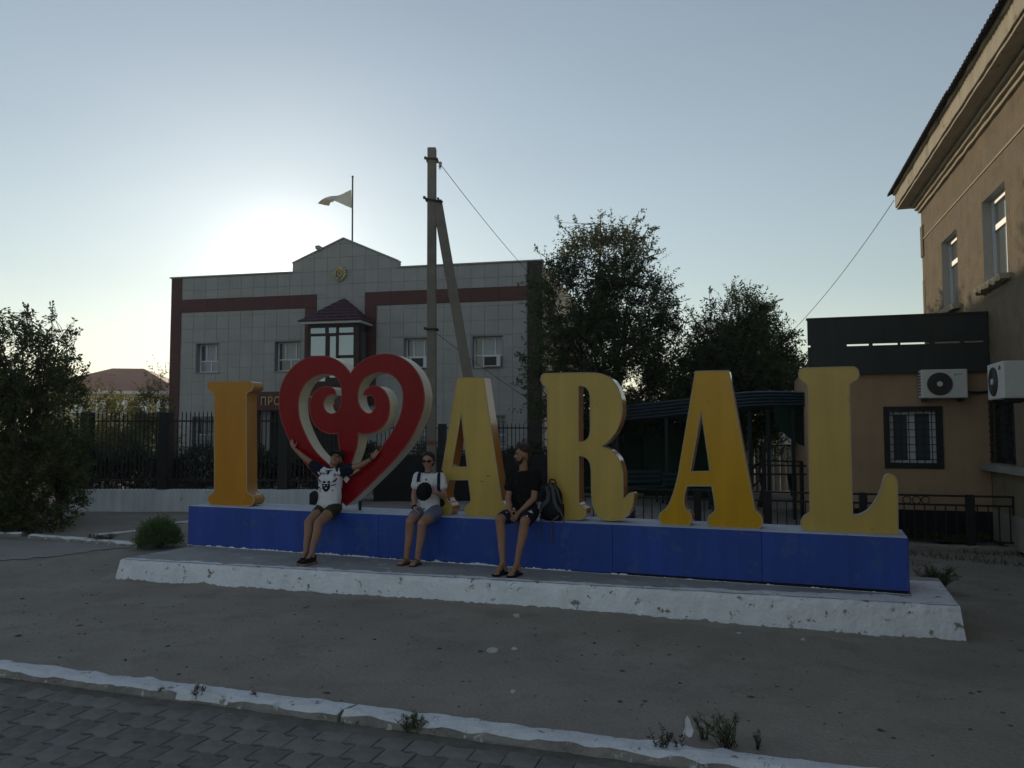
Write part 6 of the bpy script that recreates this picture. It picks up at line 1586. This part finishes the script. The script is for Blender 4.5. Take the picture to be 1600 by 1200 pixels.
# ---- person with a cap, leaning back with both arms spread over the heart
def person_spread():
    J = JA; org = J['pelvis'].copy(); org.z = STEP_H + PL_H
    root = thing('person', 'person in dark cap and printed raglan tee leaning back, arms spread over the heart', 'person', org, 0, 'people sitting on the blue plinth')
    f, s, u = head_frame(SU*.36 - SW*.72 + Vector((0,0,.42)), SU*.10 + SW*.45 + Vector((0,0,.85)))
    m = MB(); k = 1.0; up, rt, fw = body_common(m, J, f, k, True); build_head(m, J['head'], f, s, u, 1.0)
    hand(m, J['wrL'], J['hdL'], SW, Vector((0,0,1)), .15, .95); hand(m, J['wrR'], J['hdR'], SW, Vector((0,0,1)), .12, .95)
    feet = [foot_skin(m, J['an'+q], J['to'+q]) for q in 'LR']
    body = melt('body', m, M['skin'], root, .0065, 5, org)
    face_parts(root, J['head'], f, s, u, 1.0, org)
    sm = torso_cloth(J, k*1.1, up, rt, fw, .014, .02, True); shirt = melt('shirt', sm, M['tee_white'], root, .009, 16, org, fold=.009)
    for q in 'LR':
        m = MB(); e = J['sh'+q].lerp(J['el'+q], .42); n0 = J['pelvis'].lerp(J['neck'], .90).lerp(J['sh'+q], .62)
        cap_(m, n0, J['sh'+q], .070*k, .076*k); cap_(m, J['sh'+q], e, .076*k, .070*k); cap_(m, J['sh'+q] - up*.05, e - up*.055, .05, .045); melt('sleeve', m, M['navy'], root, .009, 5, org)
    m = MB(); c = J['neck'] + up*.005; pts = [c + (rt*math.cos(a)*.066 + fw*math.sin(a)*.058) + up*(.01 - .018*math.sin(a)) - org for a in [2*math.pi*i/20 for i in range(21)]]
    m.tube(pts, .011, 6, cap=False); m.build('collar', M['navy'], root, smooth=True)
    m = MB(); ell(m, J['pelvis'], rt*.158, fw*.125, up*.085)
    for q in 'LR': cap_(m, J['hip'+q], J['hip'+q].lerp(J['kn'+q], .34), .098, .092)
    melt('shorts', m, M['olive_cloth'], root, .010, 7, org, fold=.007)
    # cap: crown, peak and a pale strap line
    c = J['head'] + u*.048 - f*.012; m = MB(); ell(m, c + u*.022, s*.086, f*.100, u*.074); ell(m, c - u*.012 - f*.03, s*.086, f*.072, u*.055); cap_o = melt('cap', m, M['cap_green'], root, .007, 4, org)
    m = MB(); vs, fs = [], []; n = 12
    for i in range(n + 1):
        a = -1.15 + 2.3*i/n; vs += [c + s*math.sin(a)*.080 + f*math.cos(a)*.090 + u*.012 - org, c + s*math.sin(a)*.085 + f*(math.cos(a)*.100 + .055*math.cos(a*.9)) + u*.004 - org]
    vs2 = [v + u*.006 for v in vs]; N = len(vs)
    for i in range(n): a = 2*i; fs += [(a, a+2, a+3, a+1), (N+a+1, N+a+3, N+a+2, N+a), (a+1, a+3, N+a+3, N+a+1), (a, N+a, N+a+2, a+2)]
    m.add(vs + vs2, fs); m.build('peak', M['cap_green'], cap_o)
    hr = MB(); ell(hr, J['head'] - f*.045 - u*.03, s*.080, f*.050, u*.075); melt('hair', hr, M['hair'], root, .008, 3, org)
    # print: lettering strokes, a horned skull and two crossed blades
    B = lambda x, y: (460 + x/5.714, 680 + y/5.714); polys = []
    for (x, h, sl) in ((228,26,4),(240,22,-3),(254,24,5),(268,18,0),(285,22,6),(352,26,3),(366,22,-4),(381,20,4),(394,20,0),(406,18,3)):
        y = 330 + (x - 228)*.10; polys.append([B(x, y), B(x+5, y), B(x+5+sl, y+h), B(x+sl, y+h)])
        polys.append([B(x, y + h*.45), B(x+9, y + h*.45), B(x+9, y + h*.45 + 4), B(x, y + h*.45 + 4)])
    polys += [[B(275,318), B(330,312), B(345,318), B(318,324), B(282,326)], [B(300,318), B(318,326), B(306,352), B(290,344)]]
    polys += [[B(250,418), B(262,408), B(280,412), B(283,424), B(262,430)], [B(296,412), B(312,406), B(322,416), B(312,428), B(294,424)],
              [B(246,432), B(282,436), B(318,430), B(322,456), B(312,486), B(290,506), B(270,504), B(252,482)]]
    polys += [[B(216,382), B(226,396), B(240,412), B(234,418), B(220,404)], [B(338,410), B(356,400), B(378,384), B(384,390), B(362,410), B(342,418)], [B(352,402), B(360,398), B(366,412), B(358,414)],
              [B(214,455), B(234,470), B(244,476), B(240,482), B(216,466)], [B(330,446), B(352,440), B(372,436), B(372,442), B(350,450), B(332,454)], [B(228,486), B(240,500), B(236,506), B(224,494)], [B(334,486), B(348,492), B(346,500), B(332,494)]]
    decal(shirt, polys, M['navy'], root, 'print', org)
    wl = [[B(262,444), B(276,446), B(274,454), B(262,452)], [B(292,446), B(306,442), B(306,450), B(294,454)], [B(276,470), B(294,468), B(290,478), B(280,478)]]
    decal(shirt, wl, M['tee_white'], root, 'print', org, .010)
    for i, q in enumerate('LR'):
        heel, ball, g, sd = feet[i]; m = MB(); md = (heel + ball)/2
        cap_(m, heel + Vector((0,0,.02)), heel + Vector((0,0,.045)), .043, .040); ell(m, md + Vector((0,0,.014)), g*(ball-heel).length*.66, sd*.046, Vector((0,0,.046))); ell(m, ball + g*.012, g*.068, sd*.050, Vector((0,0,.036)))
        sh = melt('shoe', m, M['pack_black'], root, .008, 5, org); shoe_sole(sh, heel, ball, g, sd, org, M['tan_sole'], .030, .052, .082)
    m = MB(); ax = (J['hdR'] - J['wrR']).normalized(); x = ax.cross(fw).normalized(); y = ax.cross(x); m.tube([J['wrR'] - org + (x*math.cos(a) + y*math.sin(a))*.029 for a in [2*math.pi*i/14 for i in range(15)]], .009, 6, cap=False); m.build('wristband', M['pack_black'], root, smooth=True)
    # camera pouch at the hip on a cord, and a pale card
    p = spt(491, 778, -.09); t = thing('hip_pouch', 'small black pouch hanging at the hip of the person in the cap', 'pouch', p)
    m = MB(); ell(m, p, SU*.075, SW*.055, Vector((0,0,.10))); m.box(p.x-.06, p.x+.06, p.y-.045, p.y+.045, p.z-.09, p.z+.07); melt('bag', m, M['pack_black'], t, .009, 5, p)
    sp = [p + Vector((0,0,.07)), spt(503,757,-.06), spt(515,744,-.03), spt(524,736,.03), spt(531,732,.08)]; MB().tube([q - p for q in sp], .005, 5).build('strap', M['pack_black'], t)
    p = spt(541, 748.5, .16); t = thing('white_card', 'small white card dangling under the right sleeve over the red heart', 'card', p, SRZ)
    MB().prism([(0,.052),(.052,.004),(.004,-.056),(-.052,-.006)], 0, .004, lambda a, b, d: (a, d, b)).build('sheet', M['paper'], t); MB().tube([(0,.002,.05),(-.02,.0,.10),(-.03,-.03,.15)], .003, 4).build('cord', M['pack_black'], t)
person_spread()
# ---- woman with sunglasses holding a black hat
def person_hat():
    J = JB; org = J['pelvis'].copy(); org.z = STEP_H + PL_H
    root = thing('person', 'woman in sunglasses, white tee and grey blue shorts holding a black hat', 'person', org, 0, 'people sitting on the blue plinth')
    f, s, u = head_frame(-SW + SU*.22 - Vector((0,0,.12)), Vector((0,0,1)))
    m = MB(); k = .97; up, rt, fw = body_common(m, J, f, k, True); build_head(m, J['head'], f, s, u, .97)
    hand(m, J['wrL'], J['hdL'], SU*.4 + SW*.8, SU, .35, .95); hand(m, J['wrR'], J['hdR'], SW*.3 - SU*.2 - Vector((0,0,.2)), Vector((0,0,1)), .5, .95)
    feet = [foot_skin(m, J['an'+q], J['to'+q]) for q in 'LR']
    melt('body', m, M['skin_b'], root, .0065, 5, org); face_parts(root, J['head'], f, s, u, .97, org, False)
    m = torso_cloth(J, k, up, rt, fw, .014, .06, True)
    for q in 'LR': e = J['sh'+q].lerp(J['el'+q], .46); cap_(m, J['sh'+q], e, .070*k, .074*k); 
    for q in 'LR': ell(m, J['pelvis'].lerp(J['hip'+q], .6) + fw*.06 - up*.005, rt*.085, fw*.085, up*.055)
    shirt = melt('shirt', m, M['tee_white'], root, .009, 14, org, fold=.009)
    m = MB(); ell(m, J['pelvis'], rt*.170, fw*.130, up*.085)
    for q in 'LR': cap_(m, J['hip'+q], J['hip'+q].lerp(J['kn'+q], .50), .103, .090)
    melt('shorts', m, M['blue_cloth'], root, .010, 7, org, fold=.007)
    hm = MB(); c = J['head']; ell(hm, c + u*.062 - f*.034, s*.083, f*.092, u*.064); ell(hm, c - f*.060 - u*.01, s*.080, f*.052, u*.085); ell(hm, c - f*.11 + u*.02, s*.035, f*.04, u*.04)
    for q in (-1, 1): ell(hm, c + s*q*.070 + u*.018 - f*.03, s*.016, f*.045, u*.06)
    melt('hair', hm, M['hair'], root, .007, 4, org)
    g = MB()
    for q in (-1, 1):
        pts = [(.033*q + .027*math.cos(a)*1.05, .011 + .019*math.sin(a)) for a in [2*math.pi*i/14 for i in range(14)]]
        g.prism(pts, .094, .099, lambda a, b, d: tuple(c + s*a + u*b + f*(d - abs(a)*.18) - org))
    go = g.build('sunglasses', M['lens'], root)
    fr = MB()
    for q in (-1, 1): fr.bar(c + s*q*.058 + u*.016 + f*.088 - org, c + s*q*.080 + u*.012 - f*.005 - org, .006)
    fr.bar(c - s*.010 + u*.014 + f*.103 - org, c + s*.010 + u*.014 + f*.103 - org, .005); fr.build('frame', M['leather'], go)
    B = lambda x, y: (610 + x/5.72, 690 + y/5.72)
    decal(shirt, [[B(312,338), B(326,330), B(330,350), B(318,352)]], M['pack_grey'], root, 'print', org)
    m = MB(); pts = [J['neck'] + up*.028 + (rt*math.cos(a)*.056 + fw*math.sin(a)*.056) - up*.03*max(0, math.sin(a)) - org for a in [2*math.pi*i/18 for i in range(19)]]; m.tube(pts, .004, 5, cap=False); m.build('necklace', M['pack_black'], root)
    ax = (J['hdL'] - J['wrL']).normalized(); x = ax.cross(fw).normalized(); y = ax.cross(x); m = MB(); m.tube([J['wrL'] - ax*.01 - org + (x*math.cos(a) + y*math.sin(a))*.030 for a in [2*math.pi*i/14 for i in range(15)]], .010, 6, cap=False); m.build('wristwatch', M['pack_black'], root, smooth=True)
    for i, q in enumerate('LR'):
        heel, ball, g_, sd = feet[i]; so = shoe_sole(root, heel, ball, g_, sd, org, M['leather'], .016, .050, .066, 'sandal')
        st = MB(); zt = Vector((0,0,1))
        for (t, h) in ((.95, .034), (.62, .060)):
            p = heel.lerp(ball, t); pts = [p + sd*.050*math.cos(a) + zt*(h*math.sin(a) - .018) - org for a in [math.pi*i_/9 for i_ in range(10)]]; st.tube(pts, .009, 5)
        p = J['an'+q]; pts = [p + (sd*math.cos(a) + g_*math.sin(a))*.040 - zt*.012 - org for a in [2*math.pi*i_/14 for i_ in range(15)]]; st.tube(pts, .008, 5, cap=False)
        st.tube([heel.lerp(ball, .95) + zt*.02 - org, heel.lerp(ball, .55) + zt*.052 - org, p + g_*.040 - zt*.010 - org], .008, 5)
        st.build('strap', M['leather'], so)
    # black hat held in front
    hp = spt(662.5, 768, -.24); t = thing('black_hat', 'black brimmed hat held in the hands of the woman in sunglasses', 'hat', hp)
    nrm = (-SW*.92 + SU*.05 + Vector((0,0,.25))).normalized(); x = nrm.cross(Vector((0,0,1))).normalized(); y = x.cross(nrm)
    m = MB(); ell(m, hp, x*.120, y*.130, nrm*.016); ell(m, hp + nrm*.03, x*.085, y*.092, nrm*.060); melt('crown', m, M['tee_black'], t, .008, 4, hp)
    # her pack: two shoulder straps and the black bag behind
    p = spt(684, 780, .26); t = thing('backpack', 'black backpack worn by the woman, its side showing at her hip', 'backpack', p)
    m = MB(); c = J['pelvis'].lerp(J['neck'], .42) - fw*.22; ell(m, c, rt*.145, fw*.085, up*.23); ell(m, c - up*.12 + rt*.10, rt*.12, fw*.08, up*.10); ell(m, c - up*.04 - rt*.02, rt*.16, fw*.08, up*.15); melt('bag', m, M['pack_black'], t, .010, 6, p)
    from mathutils.bvhtree import BVHTree
    bvh = BVHTree.FromPolygons([v.co + org for v in shirt.data.vertices], [tuple(q.vertices) for q in shirt.data.polygons])
    for pts in ([B(262,272), B(258,290), B(255,320), B(252,360)], [B(447,262), B(436,290), B(432,330), B(435,380), B(438,430)]):
        q = []
        for px, py in pts:
            h = bvh.ray_cast(C0, ray(px, py).normalized()); 
            if h[0] is not None: q.append(h[0] + h[1]*.010 - p)
        if len(q) >= 2:
            q = [q[0] + SW*.10 + Vector((0,0,.012))] + q; mm = MB()
            for a, b in zip(q[:-1], q[1:]): mm.bar(a, b + (b-a).normalized()*.006, .040, .014, up=SW)
            mm.build('shoulder_strap', M['navy'], t)
person_hat()
# ---- bearded man with clasped hands
def person_beard():
    J = JC; org = J['pelvis'].copy(); org.z = STEP_H + PL_H
    root = thing('person', 'bearded man in black tee with hands clasped, looking to the left', 'person', org, 0, 'people sitting on the blue plinth')
    f, s, u = head_frame(-SU*.86 - SW*.52 - Vector((0,0,.02)), Vector((0,0,1)) + SU*.05)
    m = MB(); k = 1.02; up, rt, fw = body_common(m, J, f, k, False); build_head(m, J['head'], f, s, u, 1.05, True)
    hand(m, J['wrL'], J['hdL'], SU*.8 + SW*.5, Vector((0,0,1)) - SW*.3, .55, 1.05); hand(m, J['wrR'], J['hdR'], -SU*.8 + SW*.5, Vector((0,0,1)) - SW*.3, .5, 1.05)
    feet = [foot_skin(m, J['an'+q], J['to'+q], 1.08) for q in 'LR']
    melt('body', m, M['skin'], root, .0065, 5, org); face_parts(root, J['head'], f, s, u, 1.05, org)
    m = torso_cloth(J, k, up, rt, fw, .010, .05)
    for q in 'LR': e = J['sh'+q].lerp(J['el'+q], .50); cap_(m, J['sh'+q], e, .072*k, .074*k)
    melt('shirt', m, M['tee_black'], root, .009, 14, org, fold=.010)
    m = MB(); ell(m, J['pelvis'], rt*.168, fw*.132, up*.09)
    for q in 'LR': cap_(m, J['hip'+q], J['hip'+q].lerp(J['kn'+q], .80), .102, .086)
    sh = melt('shorts', m, M['board_short'], root, .010, 7, org, fold=.008)
    B = lambda x, y: (750 + x/5.453, 680 + y/5.453); pol = []
    for (x, y, q) in ((268,562,14),(285,630,16),(430,655,22),(460,600,14),(205,642,10),(400,690,10),(225,660,9)):
        pol.append([B(x - q, y - q*.3), B(x - q*.3, y - q*.2), B(x + q*.2, y - q*.8), B(x + q*.5, y), B(x + q, y + q*.4), B(x + q*.1, y + q*.5), B(x - q*.4, y + q*.2)])
    decal(sh, pol, M['paper'], root, 'print', org)
    hm = MB(); c = J['head']; rng = random.Random(4); ell(hm, c + u*.060 - f*.026, s*.084, f*.090, u*.066); ell(hm, c - f*.062 + u*.02, s*.078, f*.044, u*.070)
    for i in range(80):
        a, b = rng.uniform(0, 6.28), rng.uniform(.1, 1.3); d = (s*math.cos(a)*math.cos(b) + f*math.sin(a)*math.cos(b) + u*math.sin(b)); ell(hm, c + u*.052 - f*.022 + s*d.dot(s)*.084 + f*d.dot(f)*.092 + u*d.dot(u)*.074, *(lambda q_: (s*q_, f*q_, u*q_))(rng.uniform(.013, .027)), 8, 6)
    melt('hair', hm, M['hair_brown'], root, .005, 1, org, fold=.004)
    bm_ = MB(); ell(bm_, c - u*.075 + f*.036, s*.050, f*.060, u*.040); ell(bm_, c - u*.098 + f*.052, s*.034, f*.036, u*.026)
    for q in (-1, 1): cap_(bm_, c + s*q*.066 - u*.02 + f*.008, c + s*q*.050 - u*.075 + f*.035, .012, .018)
    cap_(bm_, c - s*.022 - u*.040 + f*.092, c + s*.022 - u*.040 + f*.092, .007, .007)
    melt('beard', bm_, M['hair_brown'], root, .006, 3, org)
    for i, q in enumerate('LR'):
        heel, ball, g_, sd = feet[i]; so = shoe_sole(root, heel, ball, g_, sd, org, M['pack_black'], .022, .056, .072, 'slide')
        m = MB(); vs, fs = [], []; n = 10
        for j in range(n + 1):
            a = math.pi*j/n
            for t in (.45, 1.05): p = heel.lerp(ball, t); vs.append(p + sd*.056*math.cos(a) + Vector((0,0,1))*((.062 if t < .9 else .038)*math.sin(a) - .018) - org)
        for j in range(n): a = 2*j; fs.append((a, a+2, a+3, a+1))
        o = m.add(vs, fs).build('strap', M['navy'], so, smooth=True, fix=False); sd_ = o.modifiers.new('thick', 'SOLIDIFY'); sd_.thickness = .008
person_beard()
# ---- grey and black backpack leaning on the R
def backpack():
    p = spt(862, 808, .12); p.z = STEP_H + PL_H + .004; t = thing('backpack', 'grey and black backpack leaning against the R beside the man', 'backpack', p, SRZ)
    m = MB(); Z = Vector((0,0,1)); X, Yv = Vector((1,0,0)), Vector((0,1,0))
    lean = Vector((.0, .05, .0))
    ell(m, Vector((.0,.0,.14)), X*.158, Yv*.105, Z*.15); ell(m, Vector((.0,.02,.26)), X*.140, Yv*.100, Z*.19); ell(m, Vector((-.01,.03,.36)), X*.095, Yv*.075, Z*.11); m.box(-.13, .14, -.07, .09, .015, .2)
    ell(m, Vector((.0,-.06,.13)), X*.12, Yv*.06, Z*.115)
    bag = melt('bag', m, M['pack_black'], t, .009, 7)
    B = lambda x, y: (750 + x/5.453, 680 + y/5.453)
    from mathutils.bvhtree import BVHTree
    mw = Matrix.Translation(p) @ Matrix.Rotation(SRZ, 4, 'Z'); inv = mw.inverted(); bvh = BVHTree.FromPolygons([mw @ v.co for v in bag.data.vertices], [tuple(q.vertices) for q in bag.data.polygons])
    for (L, w0) in (([(545,412),(572,440),(585,500),(580,550),(550,590),(520,640)], .044), ([(598,418),(618,450),(630,520),(635,570),(650,610),(680,645)], .040), ([(630,425),(655,470),(672,530),(690,580)], .018)):
        q = []
        for x, y in L:
            h = bvh.ray_cast(C0, ray(*B(x, y)).normalized())
            if h[0] is not None: q.append(inv @ (h[0] + h[1]*.008))
        mm = MB()
        for a, b in zip(q[:-1], q[1:]): mm.bar(a, b + (b-a).normalized()*.010, w0, .014, up=(0,-1,0))
        if mm.v: mm.build('panel', M['pack_grey'], t)
    mm = MB(); mm.tube([(-.04,.03,.465),(-.02,.02,.505),(.03,.02,.505),(.05,.03,.455)], .010, 6); mm.build('handle', M['pack_black'], t, smooth=True)
    inv2 = inv
    for pts in ([(843,806,-.005),(845,812,-.03),(844,830,-.022),(845,847,-.022)], [(873,806,.0),(868,810,-.02),(862,815,-.03),(862,835,-.022),(863,850,-.022)], [(876,800,.02),(880,808,.0),(881,817,-.022)]):
        q = [inv2 @ spt(*a) for a in pts]; mm = MB()
        for a, b in zip(q[:-1], q[1:]): mm.bar(a, b, .018, .006, up=(0,-1,0))
        mm.build('strap', M['pack_grey'], t)
backpack()
# small dark nicks on the yellow A
def nicks():
    for i, (a, b) in enumerate(((398, 874), (441, 832), (455, 834))):
        p = spt(670 + a/4.8, 570 + b/4.8, LET_W - .004)
        w, h = ((.035, .008), (.006, .022), (.006, .024))[i]
        o = MB().box(-w/2, w/2, -.002, .001, -h/2, h/2).build('nick', M['black_metal'], None, loc=p, rz=SRZ)
        a_ = [o_ for o_ in bpy.data.objects if o_.get('label', '').startswith('dull yellow letter A')][0]
        o.parent = a_; o.location = Matrix.Rotation(-SRZ, 4, 'Z') @ (p - a_.location); o.rotation_euler = (0, 0, 0)
nicks()

# ------------------------------------------------------------------ evening haze: one closed box of thin air round everything
def haze():
    o = MB().box(-1300, 1300, -1300, 1300, -1.2, 14.0).build('haze'); tag(o, 'thin sunlit evening haze', kind='stuff')
    m = bpy.data.materials.new('haze_air'); m.use_nodes = True; n, l = m.node_tree.nodes, m.node_tree.links
    n.remove(n['Principled BSDF']); v = n.new('ShaderNodeVolumePrincipled'); v.inputs['Color'].default_value = (0.95, 0.95, 0.95, 1); v.inputs['Density'].default_value = HAZE_D; v.inputs['Anisotropy'].default_value = 0.6
    l.new(v.outputs['Volume'], n['Material Output'].inputs['Volume']); o.data.materials.append(m)
HAZE_D = 0.0008
haze()
